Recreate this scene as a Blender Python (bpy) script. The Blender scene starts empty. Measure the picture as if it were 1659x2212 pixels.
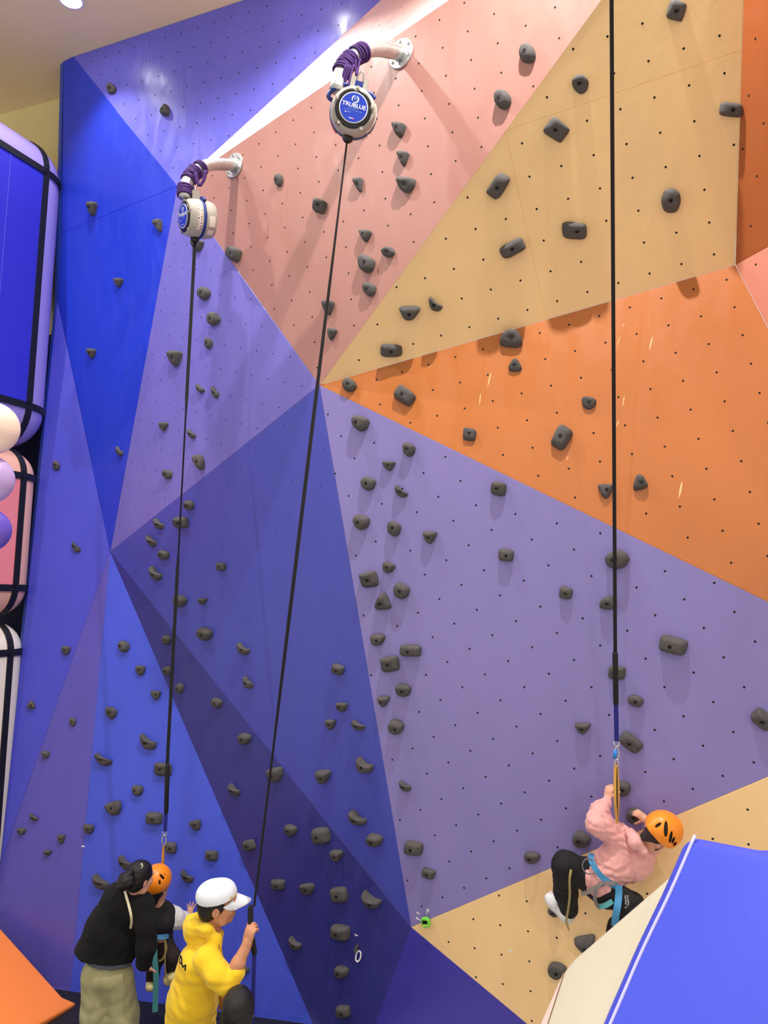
import bpy, bmesh, math, random
import numpy as np
from mathutils import Vector, Matrix

# ------------------------------------------------------------------ camera
IW, IH, F = 1659.0, 2212.0, 1640.0
CX, CY = 829.5, 1106.0
HC = 3.6                                   # camera height above the hall floor
RW = np.array([[0.99968, 0.0254, 0.0], [-0.00263, 0.10353, 0.99462], [0.02526, -0.9943, 0.10356]])
CAM = np.array([0, 0, HC])
S = bpy.context.scene
COL = S.collection
cd = bpy.data.cameras.new('camera')
cd.sensor_fit = 'HORIZONTAL'
cd.sensor_width = 36.0
cd.lens = F / IW * 36.0
cd.clip_end = 200
cam = bpy.data.objects.new('camera', cd)
COL.objects.link(cam)
M = Matrix.Identity(4)
cols = [RW @ np.array(v, float) for v in ((1, 0, 0), (0, -1, 0), (0, 0, -1))]
for c in range(3):
    for r in range(3):
        M[r][c] = float(cols[c][r])
M[2][3] = HC
cam.matrix_world = M
S.camera = cam

# ------------------------------------------------------------------ world and exposure
w = bpy.data.worlds.new('hall_light')
S.world = w
w.use_nodes = True
bg = w.node_tree.nodes['Background']
bg.inputs[0].default_value = (1.0, 0.985, 0.97, 1)
bg.inputs[1].default_value = 0.74
S.view_settings.view_transform = 'Standard'
S.view_settings.look = 'None'
S.view_settings.gamma = 1.0
S.view_settings.use_curve_mapping = False
S.view_settings.exposure = 0.0

ZC = 9.10                                   # ceiling height
# ceiling downlights: x, y, watts, spread in degrees  (first one in view; those behind the camera are unseen, added to light the overhang)
LAMPS = [(-3.09, 6.66, 170, 105), (-0.95, 5.75, 90, 105), (0.6, 3.205, 1050, 150), (2.9, 1.5, 90, 160),
         (-2.0, 5.0, 330, 140), (-4.6, 4.6, 460, 150), (-2.5, -3.5, 420, 160), (1.5, -3.5, 420, 160),
         (-3.5, -9.0, 560, 165), (1.0, -9.0, 560, 165), (5.0, -7.0, 500, 165)]


def add_spot(loc, watts, spread):
    ld = bpy.data.lights.new('downlight_beam', 'SPOT')
    ld.energy = watts
    ld.spot_size = math.radians(spread)
    ld.spot_blend = 0.75
    ld.shadow_soft_size = 0.045
    ld.color = (1.0, 0.975, 0.95)
    o = bpy.data.objects.new('downlight_beam', ld)
    o.location = loc
    COL.objects.link(o)
    return o


# ------------------------------------------------------------------ geometry helpers
def ray(x, y):
    return np.array([(x - CX) / F, (y - CY) / F, 1.0])


def W(x, y, D):
    return RW @ (ray(x, y) * D) + CAM


def img(dx, dy, dz=0.0):
    return RW @ np.array([dx, dy, dz], float)


def nrm(v):
    v = np.asarray(v, float)
    return v / np.linalg.norm(v)


class Plane:
    def __init__(self, a, b, c):
        n = nrm(np.cross(b - a, c - a))
        if n @ (CAM - a) < 0:
            n = -n
        self.n, self.d = n, n @ a

    def depth(self, x, y):
        r = RW @ ray(x, y)
        return (self.d - self.n @ CAM) / (self.n @ r)

    def at(self, x, y):
        return W(x, y, self.depth(x, y))


def srgb(c):
    return tuple(((v / 255) / 12.92 if v <= 10 else ((v / 255 + 0.055) / 1.055) ** 2.4) for v in c)


def mesh_obj(name, verts, faces, mat, parent=None, smooth=False):
    me = bpy.data.meshes.new(name)
    me.from_pydata([tuple(map(float, v)) for v in verts], [], faces)
    me.validate()
    bm = bmesh.new()
    bm.from_mesh(me)
    bmesh.ops.recalc_face_normals(bm, faces=bm.faces[:])
    bm.to_mesh(me)
    bm.free()
    if mat:
        me.materials.append(mat)
    if smooth:
        me.polygons.foreach_set('use_smooth', [True] * len(me.polygons))
    o = bpy.data.objects.new(name, me)
    COL.objects.link(o)
    if parent:
        o.parent = parent
    return o


class MB:
    def __init__(self):
        self.v, self.f = [], []

    def add(self, v, f):
        b = len(self.v)
        self.v += [tuple(map(float, p)) for p in v]
        self.f += [tuple(i + b for i in q) for q in f]
        return self

    def build(self, name, mat, parent=None, smooth=False):
        return mesh_obj(name, self.v, self.f, mat, parent, smooth)


def frame_of(t, hint=(0, 0, 1)):
    t = nrm(t)
    h = np.array(hint, float)
    if abs(t @ nrm(h)) > 0.97:
        h = np.array([1.0, 0, 0])
    u = nrm(np.cross(h, t))
    return u, np.cross(t, u)


def tube_geo(pts, rad, n=10, closed=False, caps=True):
    pts = [np.array(p, float) for p in pts]
    m = len(pts)
    rads = rad if hasattr(rad, '__len__') else [rad] * m
    V, Fc = [], []
    u = None
    for i, p in enumerate(pts):
        if closed:
            t = pts[(i + 1) % m] - pts[i - 1]
        else:
            t = pts[min(i + 1, m - 1)] - pts[max(i - 1, 0)]
        t = nrm(t)
        if u is None:
            u, v = frame_of(t)
        else:
            u = nrm(u - (u @ t) * t)
            v = np.cross(t, u)
        for k in range(n):
            a = 2 * math.pi * k / n
            V.append(p + rads[i] * (math.cos(a) * u + math.sin(a) * v))
    for i in range(m if closed else m - 1):
        j = (i + 1) % m
        for k in range(n):
            l = (k + 1) % n
            Fc.append((i * n + k, i * n + l, j * n + l, j * n + k))
    if caps and not closed:
        Fc.append(tuple(range(n))[::-1])
        Fc.append(tuple((m - 1) * n + k for k in range(n)))
    return V, Fc


def smooth_path(pts, sub=6):
    pts = [np.array(p, float) for p in pts]
    out = []
    P = [2 * pts[0] - pts[1]] + pts + [2 * pts[-1] - pts[-2]]
    for i in range(1, len(P) - 2):
        for s in range(sub):
            t = s / sub
            a, b, c, d = P[i - 1], P[i], P[i + 1], P[i + 2]
            out.append(0.5 * (2 * b + (c - a) * t + (2 * a - 5 * b + 4 * c - d) * t * t + (3 * b - a - 3 * c + d) * t ** 3))
    out.append(pts[-1])
    return out


def ribbon_geo(pts, width, thick, wdir):
    """flat strap through pts; wdir: one or a list of width directions"""
    pts = [np.array(p, float) for p in pts]
    m = len(pts)
    V, Fc = [], []
    for i, p in enumerate(pts):
        t = nrm(pts[min(i + 1, m - 1)] - pts[max(i - 1, 0)])
        wd = np.array(wdir[i] if isinstance(wdir, list) else wdir, float)
        wd = nrm(wd - (wd @ t) * t)
        nn = np.cross(t, wd)
        ww = width[i] if hasattr(width, '__len__') else width
        for a, b in ((-1, -1), (1, -1), (1, 1), (-1, 1)):
            V.append(p + wd * a * ww / 2 + nn * b * thick / 2)
    for i in range(m - 1):
        for k in range(4):
            l = (k + 1) % 4
            Fc.append((i * 4 + k, i * 4 + l, i * 4 + 4 + l, i * 4 + 4 + k))
    Fc += [(3, 2, 1, 0), tuple((m - 1) * 4 + k for k in range(4))]
    return V, Fc


def lathe_geo(c, ax, prof, n=40, caps=(True, True), hint=(0, 0, 1)):
    """prof: list of (radius, offset along ax)"""
    ax = nrm(ax)
    u, v = frame_of(ax, hint)
    V, Fc = [], []
    for r, o in prof:
        for k in range(n):
            a = 2 * math.pi * k / n
            V.append(np.array(c) + ax * o + r * (math.cos(a) * u + math.sin(a) * v))
    for i in range(len(prof) - 1):
        for k in range(n):
            l = (k + 1) % n
            Fc.append((i * n + k, i * n + l, (i + 1) * n + l, (i + 1) * n + k))
    if caps[0]:
        Fc.append(tuple(range(n))[::-1])
    if caps[1]:
        Fc.append(tuple((len(prof) - 1) * n + k for k in range(n)))
    return V, Fc


def box_geo(c, ex, ey, ez):
    c = np.array(c, float)
    V = [c + a * np.array(ex) + b * np.array(ey) + d * np.array(ez) for d in (-1, 1) for b in (-1, 1) for a in (-1, 1)]
    return V, [(0, 1, 3, 2), (4, 6, 7, 5), (0, 4, 5, 1), (2, 3, 7, 6), (0, 2, 6, 4), (1, 5, 7, 3)]


def sphere_geo(c, r, ax=None, n=16, m=10):
    """r: radius or three radii along the rows of ax"""
    A = np.eye(3) if ax is None else np.array([nrm(a) for a in ax])
    rr = np.array([r] * 3 if not hasattr(r, '__len__') else r, float)
    V, Fc = [np.array(c) + A.T @ (rr * [0, 0, 1])], []
    for i in range(1, m):
        th = math.pi * i / m
        for k in range(n):
            a = 2 * math.pi * k / n
            V.append(np.array(c) + A.T @ (rr * [math.sin(th) * math.cos(a), math.sin(th) * math.sin(a), math.cos(th)]))
    V.append(np.array(c) + A.T @ (rr * [0, 0, -1]))
    for k in range(n):
        Fc.append((0, 1 + k, 1 + (k + 1) % n))
        Fc.append((len(V) - 1, 1 + (m - 2) * n + (k + 1) % n, 1 + (m - 2) * n + k))
    for i in range(m - 2):
        for k in range(n):
            l = (k + 1) % n
            Fc.append((1 + i * n + k, 1 + (i + 1) * n + k, 1 + (i + 1) * n + l, 1 + i * n + l))
    return V, Fc


def tag(o, label=None, cat=None, group=None, kind=None):
    if label:
        o['label'] = label
    if cat:
        o['category'] = cat
    if group:
        o['group'] = group
    if kind:
        o['kind'] = kind
    return o


def empty(name, loc=(0, 0, 0)):
    """parts are modelled in world space, so the empty keeps its place and parts are re-based by part()"""
    o = bpy.data.objects.new(name, None)
    o.empty_display_size = 0.2
    o.location = tuple(map(float, loc))
    COL.objects.link(o)
    return o


def adopt(parent, *objs):
    for o in objs:
        o.parent = parent
        o.matrix_parent_inverse = Matrix.Translation(-Vector(parent.location)) if parent.type == 'EMPTY' else Matrix.Identity(4)
    return objs[0]


# ------------------------------------------------------------------ materials
def mat(name, rgb, rough=0.6, metal=0.0, var=0.0, vscale=6.0, bump=0.0, bscale=60.0, spec=0.5, emit=None, rvar=0.0,
        stretch=(1, 1, 1), sheen=0.0, coat=0.0):
    m = bpy.data.materials.new(name)
    m.use_nodes = True
    nt = m.node_tree
    b = nt.nodes['Principled BSDF']
    col = (*srgb(rgb), 1)
    b.inputs['Base Color'].default_value = col
    b.inputs['Roughness'].default_value = rough
    b.inputs['Metallic'].default_value = metal
    b.inputs['Specular IOR Level'].default_value = spec
    if sheen:
        b.inputs['Sheen Weight'].default_value = sheen
    if coat:
        b.inputs['Coat Weight'].default_value = coat
    if emit:
        b.inputs['Emission Color'].default_value = (*emit[:3], 1)
        b.inputs['Emission Strength'].default_value = emit[3]
    if var or bump or rvar:
        tc = nt.nodes.new('ShaderNodeTexCoord')
        mp = nt.nodes.new('ShaderNodeMapping')
        mp.inputs['Scale'].default_value = stretch
        nt.links.new(tc.outputs['Object'], mp.inputs[0])
    if var:
        nz = nt.nodes.new('ShaderNodeTexNoise')
        nz.inputs['Scale'].default_value = vscale
        nz.inputs['Detail'].default_value = 5
        nt.links.new(mp.outputs[0], nz.inputs[0])
        rp = nt.nodes.new('ShaderNodeMapRange')
        rp.inputs[1].default_value = 0.3
        rp.inputs[2].default_value = 0.7
        rp.inputs[3].default_value = 1 - var
        rp.inputs[4].default_value = 1 + var
        nt.links.new(nz.outputs[0], rp.inputs[0])
        mx = nt.nodes.new('ShaderNodeVectorMath')
        mx.operation = 'SCALE'
        mx.inputs[0].default_value = col[:3]
        nt.links.new(rp.outputs[0], mx.inputs['Scale'])
        nt.links.new(mx.outputs[0], b.inputs['Base Color'])
    if rvar:
        n2 = nt.nodes.new('ShaderNodeTexNoise')
        n2.inputs['Scale'].default_value = 5.0
        n2.inputs['Detail'].default_value = 8
        n2.inputs['Distortion'].default_value = 1.5
        nt.links.new(mp.outputs[0], n2.inputs[0])
        r2 = nt.nodes.new('ShaderNodeMapRange')
        r2.inputs[1].default_value = 0.35
        r2.inputs[2].default_value = 0.65
        r2.inputs[3].default_value = rough - rvar
        r2.inputs[4].default_value = rough + rvar
        nt.links.new(n2.outputs[0], r2.inputs[0])
        nt.links.new(r2.outputs[0], b.inputs['Roughness'])
    if bump:
        n3 = nt.nodes.new('ShaderNodeTexNoise')
        n3.inputs['Scale'].default_value = bscale
        n3.inputs['Detail'].default_value = 4
        nt.links.new(mp.outputs[0], n3.inputs[0])
        bp = nt.nodes.new('ShaderNodeBump')
        bp.inputs['Strength'].default_value = bump
        bp.inputs['Distance'].default_value = 0.01
        nt.links.new(n3.outputs[0], bp.inputs['Height'])
        nt.links.new(bp.outputs[0], b.inputs['Normal'])
    return m


def paint(name, rgb, rough=0.4, spec=0.5):
    return mat(name, rgb, rough=rough, var=0.05, vscale=2.5, bump=0.10, bscale=14, rvar=0.10, stretch=(1, 1, 0.35), spec=spec)


MT = {
    'blue': paint('cobalt_paint', (36, 62, 206)),
    'lilac': paint('lilac_paint', (108, 108, 222), 0.3),
    'lilac2': paint('lavender_paint', (118, 111, 196)),
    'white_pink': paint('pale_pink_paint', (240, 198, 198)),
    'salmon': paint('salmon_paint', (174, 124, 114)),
    'yellow': paint('sand_yellow_paint', (250, 212, 154), 0.5),
    'orange': paint('orange_paint', (187, 110, 54), 0.42),
    'rust': paint('rust_orange_paint', (172, 92, 46), 0.5),
    'purple': paint('purple_paint', (138, 128, 192), 0.5),
    'indigo': paint('indigo_paint', (74, 80, 184), 0.42),
    'navy': paint('navy_violet_paint', (53, 53, 138), 0.42),
    'azure': paint('azure_paint', (64, 82, 208), 0.42),
    'violet': paint('violet_paint', (64, 56, 170), 0.45),
    'slate': paint('slate_reflection_tint', (86, 79, 176), 0.33),  # greyer violet paints the hall's reflection into the lower left blue panel
    'royal': paint('royal_reflection_tint', (66, 68, 192), 0.36),  # violet shift paints in a weaker share of the same reflection
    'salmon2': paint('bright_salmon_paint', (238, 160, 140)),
    'scuff': mat('scuff_pale_orange', (246, 190, 132), 0.6),
    'edge': paint('edge_blue_paint', (46, 78, 190), 0.45),
    'ply': mat('plywood_edge', (120, 96, 70), 0.8, var=0.2),
    'hole': mat('socket_black', (18, 16, 16), 0.9),
    'holeb': mat('socket_blue', (46, 44, 108), 0.9),
    'holew': mat('socket_filler_white', (190, 190, 200), 0.8),
    'hold': mat('hold_resin', (86, 83, 82), 0.75, var=0.12, vscale=40, bump=0.35, bscale=220, spec=0.35),
    'bolt': mat('bolt_hole_black', (8, 8, 8), 0.85),
    'black': mat('black_webbing', (14, 13, 16), 0.8, bump=0.2, bscale=400),
    'navyweb': mat('navy_webbing', (28, 30, 128), 0.75, bump=0.2, bscale=400),
    'steel': mat('galvanised_steel', (206, 209, 208), 0.42, metal=0.85, var=0.12, vscale=25, bump=0.15, bscale=80),
    'chrome': mat('polished_steel', (220, 220, 222), 0.2, metal=1.0),
    'cord': mat('purple_cord', (66, 26, 104), 0.75, bump=0.4, bscale=300),
    'housing': mat('grey_housing', (176, 170, 160), 0.5, var=0.05, bump=0.05),
    'cover': mat('black_cover', (22, 21, 22), 0.35),
    'badge': mat('blue_badge', (34, 62, 186), 0.35),
    'white': mat('white_print', (240, 240, 245), 0.5),
    'lightblue': mat('pale_blue_print', (140, 170, 245), 0.5),
    'red': mat('red_print', (230, 90, 110), 0.5),
    'bandblue': mat('blue_band', (30, 50, 130), 0.45),
    'sticker': mat('sticker_paper', (226, 214, 204), 0.6),
    'redsticker': mat('red_sticker', (214, 76, 60), 0.5),
    'ceiling': mat('ceiling_paint', (246, 224, 176), 0.85, var=0.02, vscale=2),
    'beige': mat('beige_wall_paint', (248, 234, 166), 0.85, var=0.03, vscale=2),
    'floor': mat('pale_foam_floor', (204, 200, 194), 0.85, var=0.15, bump=0.2),
    'blackmat': mat('black_vinyl_mat', (20, 19, 22), 0.6, bump=0.2, bscale=30),
    'orangevinyl': mat('orange_vinyl', (255, 142, 68), 0.5, bump=0.08, bscale=40, spec=0.4),
    'padblue': mat('blue_vinyl', (72, 87, 224), 0.5, bump=0.10, bscale=30),
    'padcream': mat('cream_vinyl', (212, 207, 180), 0.5, bump=0.10, bscale=30),
    'padpink': mat('pale_pink_vinyl', (236, 200, 186), 0.5),
    'piping': mat('piping', (206, 206, 250), 0.45),
    'stackblue': mat('royal_vinyl', (46, 46, 196), 0.45, bump=0.05, bscale=20),
    'stacklilac': mat('lilac_vinyl', (160, 146, 224), 0.42, bump=0.05, bscale=20),
    'stackpink': mat('rose_vinyl', (236, 136, 148), 0.45, bump=0.05, bscale=20),
    'stackpeach': mat('peach_vinyl', (240, 184, 162), 0.42, bump=0.05, bscale=20),
    'stackcream': mat('ivory_vinyl', (242, 232, 218), 0.42, bump=0.05, bscale=20),
    'shadenavy': mat('navy_shade_fill', (30, 30, 92), 0.6),
    'stackband': mat('black_strap', (12, 14, 18), 0.5),
    'balloonpeach': mat('peach_balloon', (250, 222, 206), 0.3, spec=0.6),
    'balloonlilac': mat('lilac_balloon', (190, 164, 222), 0.3, spec=0.6),
    'balloonviolet': mat('violet_balloon', (98, 80, 196), 0.3, spec=0.6),
    'skin': mat('skin', (222, 168, 142), 0.55, var=0.05, vscale=30, spec=0.35),
    'skin2': mat('skin_tan', (206, 146, 112), 0.55, var=0.05, vscale=30, spec=0.35),
    'hair': mat('black_hair', (18, 16, 18), 0.42, bump=0.5, bscale=90, stretch=(3, 3, 0.4)),
    'hairshort': mat('cropped_hair', (44, 34, 32), 0.7),
    'pink': mat('pink_fleece', (236, 172, 168), 0.9, var=0.04, vscale=20, bump=0.25, bscale=150, sheen=0.2),
    'blackpants': mat('black_trousers', (16, 15, 20), 0.85, bump=0.2, bscale=80),
    'brownpants': mat('dark_brown_trousers', (44, 36, 32), 0.85, bump=0.2, bscale=80),
    'shoewhite': mat('white_leather', (228, 228, 228), 0.5),
    'shoesole': mat('shoe_sole', (214, 200, 190), 0.7),
    'helmet': mat('orange_helmet_shell', (255, 146, 28), 0.35, spec=0.5),
    'liner': mat('helmet_liner', (16, 15, 15), 0.8),
    'harness': mat('blue_harness_webbing', (66, 140, 190), 0.7, bump=0.2, bscale=300),
    'harnessteal': mat('teal_harness_webbing', (78, 156, 160), 0.7, bump=0.2, bscale=300),
    'harnessgrey': mat('grey_harness_webbing', (120, 112, 112), 0.7, bump=0.2, bscale=300),
    'lanyard': mat('gold_lanyard_webbing', (214, 160, 74), 0.7, bump=0.2, bscale=300),
    'khakiweb': mat('khaki_webbing', (166, 150, 92), 0.75, bump=0.2, bscale=300),
    'rubberblue': mat('blue_rubber', (30, 140, 224), 0.5),
    'hoodie': mat('yellow_fleece', (248, 206, 36), 0.9, var=0.03, vscale=25, bump=0.25, bscale=150, sheen=0.15),
    'cap': mat('white_cotton', (232, 238, 246), 0.85, bump=0.1, bscale=200),
    'yellowprint': mat('yellow_print', (236, 212, 84), 0.7),
    'jacket': mat('black_plush', (12, 12, 15), 1.0, bump=0.5, bscale=250),
    'denim': mat('olive_washed_denim', (178, 174, 130), 0.9, var=0.14, vscale=9, bump=0.2, bscale=200),
    'greyshirt': mat('grey_blue_cotton', (92, 96, 112), 0.9),
    'creamstrap': mat('cream_strap', (240, 232, 200), 0.6),
    'vest': mat('charcoal_knit', (34, 33, 35), 0.95, bump=0.4, bscale=200),
    'whitesleeve': mat('white_cotton_sleeve', (226, 224, 226), 0.9, bump=0.1, bscale=150),
    'trainer': mat('yellow_white_trainer', (240, 226, 160), 0.6),
    'green': mat('green_plastic', (120, 220, 70), 0.4),
    'lcd': mat('dark_lcd', (22, 26, 14), 0.3),
    'button': mat('yellow_button', (226, 216, 120), 0.5),
    'clear': mat('clear_hook', (206, 200, 222), 0.2),
    'tape': mat('white_tape', (236, 226, 236), 0.7),
    'lamptrim': mat('lamp_trim', (240, 236, 230), 0.5),
    'lampglow': mat('lamp_glow', (255, 255, 255), 0.5, emit=(1.0, 0.97, 0.95, 30)),
    'eye': mat('eye_dark', (24, 18, 16), 0.3),
    'lip': mat('lips', (176, 92, 86), 0.5),
    'darkjeans': mat('dark_trousers', (50, 52, 64), 0.9),
}

# ------------------------------------------------------------------ the wall's corner points
zc = ZC
P2 = {'V2': (158, 122), 'V3': (525, 0), 'V4': (383, 402), 'V5': (690, 832), 'V6': (238, 1192), 'V7': (888, 2003),
      'V8': (1588, 572), 'R1': (1659, 1301), 'T1': (1298, 0)}


def at_z(x, y, z):
    r = RW @ ray(x, y)
    return CAM + r * ((z - HC) / r[2])


V3 = at_z(525, 0, zc)
V2 = at_z(158, 122, zc)
V4 = W(383, 402, 7.2)
V5 = W(690, 832, 5.97)
V6 = W(238, 1192, 7.67)
V7 = W(888, 2003, 5.8)
V8 = W(1588, 572, 5.1)
R1 = W(1659, 1301, 4.63)
T1 = W(1298, 0, 4.62)
B3 = W(1138, 2212, 5.445)
B1 = W(676, 2212, 6.3)
BL = W(150, 2165, 6.7)
PL = {}
PL['lilac_top'] = Plane(V2, V3, V4)
PL['salmon'] = Plane(V4, V5, T1)
T0 = PL['lilac_top'].at(823, 0)
T2 = PL['salmon'].at(970, 0)
PL['strip'] = Plane(V4, T0, T2)
PL['yellow'] = Plane(V5, V8, T1)
PL['orange'] = Plane(V5, V8, R1)
PL['purple'] = Plane(V5, R1, V7)
R2 = PL['purple'].at(1659, 1679)
PL['yellow_low'] = Plane(V7, R2, B3)
PL['lilac_tri'] = Plane(V4, V5, V6)
PL['indigo'] = Plane(V5, V6, V7)
PL['navy'] = Plane(V6, V7, B1)
B2 = PL['navy'].at(810, 2212)
PL['violet'] = Plane(V7, B3, B2)
PL['azure'] = Plane(V6, B1, BL)
PL['cobalt_top'] = Plane(V2, V4, V6)
L1 = PL['cobalt_top'].at(137, 130)
L2 = PL['cobalt_top'].at(124, 650)
L4 = W(2, 1860, 7.15)
PL['cobalt_mid'] = Plane(L2, V6, L4)
PL['cobalt_low'] = Plane(V6, L4, BL)


def ext(a, b, k):
    return a + (b - a) * k


def to_z(a, b, z):
    return a + (b - a) * ((z - a[2]) / (b[2] - a[2]))


T3 = PL['yellow'].at(1606, 0)
T1x, T2x, T0x, T3x = ext(V5, T1, 1.35), ext(V4, T2, 1.4), ext(V4, T0, 1.35), ext(V8, T3, 1.5)
T0x = to_z(V4, T0, zc)
T2x = to_z(V4, T2, zc) if T2[2] < zc else T2x
V3x = T0x
R1x = PL['purple'].at(2000, 832 + (2000 - 690) * 0.4833)
R2x = PL['purple'].at(2000, 2003 - (2000 - 888) * 0.4217)
S1 = PL['orange'].at(1659, 709)
S1x = PL['orange'].at(2000, 572 + (2000 - 1588) * 1.93)
Ru = W(2000, 572 - (2000 - 1588) * 0.55, 3.75)
PL['rust'] = Plane(V8, T3, Ru)
PL['salmon_right'] = Plane(V8, Ru, S1x)
B1f, B2f, B3f = to_z(V6, B1, -0.05), to_z(V7, B2, -0.05), to_z(V7, B3, -0.05)
YRf = PL['yellow_low'].at(2000, 3000)
YRf = to_z(R2x, YRf, -0.05)
BLf = to_z(V6, BL, -0.05)
L4f = to_z(L2, L4, -0.05)
PL['cobalt_low'] = Plane(V6, L4, BLf)
L4f = PL['cobalt_low'].at(-230, 2150)

# ------------------------------------------------------------------ structure: room shell
def quad(name, pts, m, thick, direction):
    pts = [np.array(p, float) for p in pts]
    d = np.array(direction, float) * thick
    n = len(pts)
    V = pts + [p + d for p in pts]
    Fc = [tuple(range(n)), tuple(range(n, 2 * n))[::-1]] + [(i, (i + 1) % n, n + (i + 1) % n, n + i) for i in range(n)]
    o = mesh_obj(name, V, Fc, m)
    o['kind'] = 'structure'
    return o


quad('floor', [(-9, -13, 0), (9, -13, 0), (9, 11, 0), (-9, 11, 0)], MT['floor'], 0.1, (0, 0, -1))
quad('ceiling', [(-9, -13, zc), (9, -13, zc), (9, 11, zc), (-9, 11, zc)], MT['ceiling'], 0.1, (0, 0, 1))
a_, b_ = at_z(137, 192, zc), at_z(0, 230, zc)
dv = nrm((b_ - a_) * [1, 1, 0])
nb = np.array([-dv[1], dv[0], 0])
if nb[1] < 0:
    nb = -nb
pa, pb = a_ - dv * 3.0 + nb * 0.12, a_ + dv * 5.0 + nb * 0.12
quad('wall_left', [(pa[0], pa[1], 0), (pb[0], pb[1], 0), (pb[0], pb[1], zc), (pa[0], pa[1], zc)], MT['beige'], 0.1, nb)

# ------------------------------------------------------------------ climbing wall panels
wall = empty('climbing_wall', (0, 6.2, 0))
tag(wall, 'tall faceted climbing wall of blue, purple, salmon, yellow and orange panels', 'climbing wall')


def inside(poly, p):
    r = False
    n = len(poly)
    for i in range(n):
        x1, y1 = poly[i]
        x2, y2 = poly[(i + 1) % n]
        if (y1 > p[1]) != (y2 > p[1]) and p[0] < (x2 - x1) * (p[1] - y1) / (y2 - y1) + x1:
            r = not r
    return r


def panel(pts, pl, m, label, thick=0.04, name='wall_panel'):
    """a plywood sheet with a chamfered front edge"""
    n = pl.n
    pts = [np.array(p, float) for p in pts]
    c = sum(pts) / len(pts)
    k = len(pts)
    ins = []
    for i in range(k):
        a = nrm(pts[i] - pts[i - 1])
        b = nrm(pts[(i + 1) % k] - pts[i])
        na, nb2 = np.cross(n, a), np.cross(n, b)
        if na @ (c - pts[i]) < 0:
            na = -na
        if nb2 @ (c - pts[i]) < 0:
            nb2 = -nb2
        bis = na + nb2
        bis = bis / max(bis @ na, 0.35)
        ins.append(pts[i] + bis * 0.003)
    V = ins + [p - n * 0.003 for p in pts] + [p - n * thick for p in pts]
    Fc = [tuple(range(k))]
    for L in (0, 1):
        for i in range(k):
            j = (i + 1) % k
            Fc.append((L * k + i, L * k + j, (L + 1) * k + j, (L + 1) * k + i))
    Fc.append(tuple(range(2 * k, 3 * k))[::-1])
    o = mesh_obj(name, V, Fc, m)
    adopt(wall, o)
    o['label'] = label
    return o


P = {}
P['cobalt_top'] = panel([L1, V2, V4, PL['cobalt_top'].at(133, 503)], PL['cobalt_top'], MT['blue'], 'cobalt blue panel below the ceiling at far left')
P['cobalt_top2'] = panel([PL['cobalt_top'].at(133, 503), V4, V6, L2], PL['cobalt_top'], MT['blue'], 'long cobalt blue panel on the left')
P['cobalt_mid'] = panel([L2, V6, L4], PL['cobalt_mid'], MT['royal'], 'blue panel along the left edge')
P['cobalt_low'] = panel([V6, BLf, L4f, L4], PL['cobalt_low'], MT['slate'], 'lower left panel in slate violet with painted-in reflection')
P['lilac_top'] = panel([V2, V3, T0x, V4], PL['lilac_top'], MT['lilac'], 'glossy lilac panel right under the ceiling')
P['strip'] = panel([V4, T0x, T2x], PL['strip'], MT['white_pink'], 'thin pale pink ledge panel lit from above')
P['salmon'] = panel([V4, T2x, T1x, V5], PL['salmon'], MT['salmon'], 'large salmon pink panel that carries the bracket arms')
ys, yb = PL['yellow'].at(1091, 283), PL['yellow'].at(1180, 690)
yr = PL['yellow'].at(1602.6, 108)
P['yellow_a'] = panel([ys, T1x, T3x, yr], PL['yellow'], MT['yellow'], 'upper sheet of the sand yellow overhang')
P['yellow_b'] = panel([V5, ys, yb], PL['yellow'], MT['yellow'], 'left triangular sheet of the sand yellow overhang')
P['yellow_c'] = panel([ys, yr, V8, yb], PL['yellow'], MT['yellow'], 'lower right sheet of the sand yellow overhang')
P['orange'] = panel([V5, V8, S1x, R1x], PL['orange'], MT['orange'], 'bright orange panel right of the hub')
P['rust'] = panel([V8, T3x, Ru], PL['rust'], MT['rust'], 'dark rust orange panel at upper right')
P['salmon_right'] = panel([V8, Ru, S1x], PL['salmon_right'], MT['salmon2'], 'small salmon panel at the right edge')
P['purple'] = panel([V5, R1x, R2x, V7], PL['purple'], MT['purple'], 'large soft purple panel on the right')
P['yellow_low'] = panel([V7, R2x, YRf, B3f], PL['yellow_low'], MT['yellow'], 'sand yellow panel at lower right behind the climber')
P['lilac_tri'] = panel([V4, V5, V6], PL['lilac_tri'], MT['lilac2'], 'lavender triangular panel left of the hub')
P['indigo'] = panel([V5, V7, V6], PL['indigo'], MT['indigo'], 'indigo triangular panel below the hub')
P['navy'] = panel([V6, V7, B2f, B1f], PL['navy'], MT['navy'], 'dark navy panel in shade at lower centre')
P['azure'] = panel([V6, B1f, BLf], PL['azure'], MT['azure'], 'azure blue panel behind the people')
P['violet'] = panel([V7, B3f, B2f], PL['violet'], MT['violet'], 'violet triangular panel at the bottom')
# returned edge along the left side
back = -PL['cobalt_low'].n * 0.5
sidev = img(-1, 0, 0)
eV, eF = [], []
for a in (L1, L2, L4, L4f):
    eV += [a, a + sidev * 0.07 + back * 0.12, a + sidev * 0.08 + back * 0.9, a + back * 0.9]
for i in range(3):
    for k in range(4):
        l = (k + 1) % 4
        eF.append((i * 4 + k, i * 4 + l, i * 4 + 4 + l, i * 4 + 4 + k))
adopt(wall, mesh_obj('edge_return', eV, eF, MT['edge']))['label'] = 'lighter blue bevelled edge at the left end'

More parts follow.
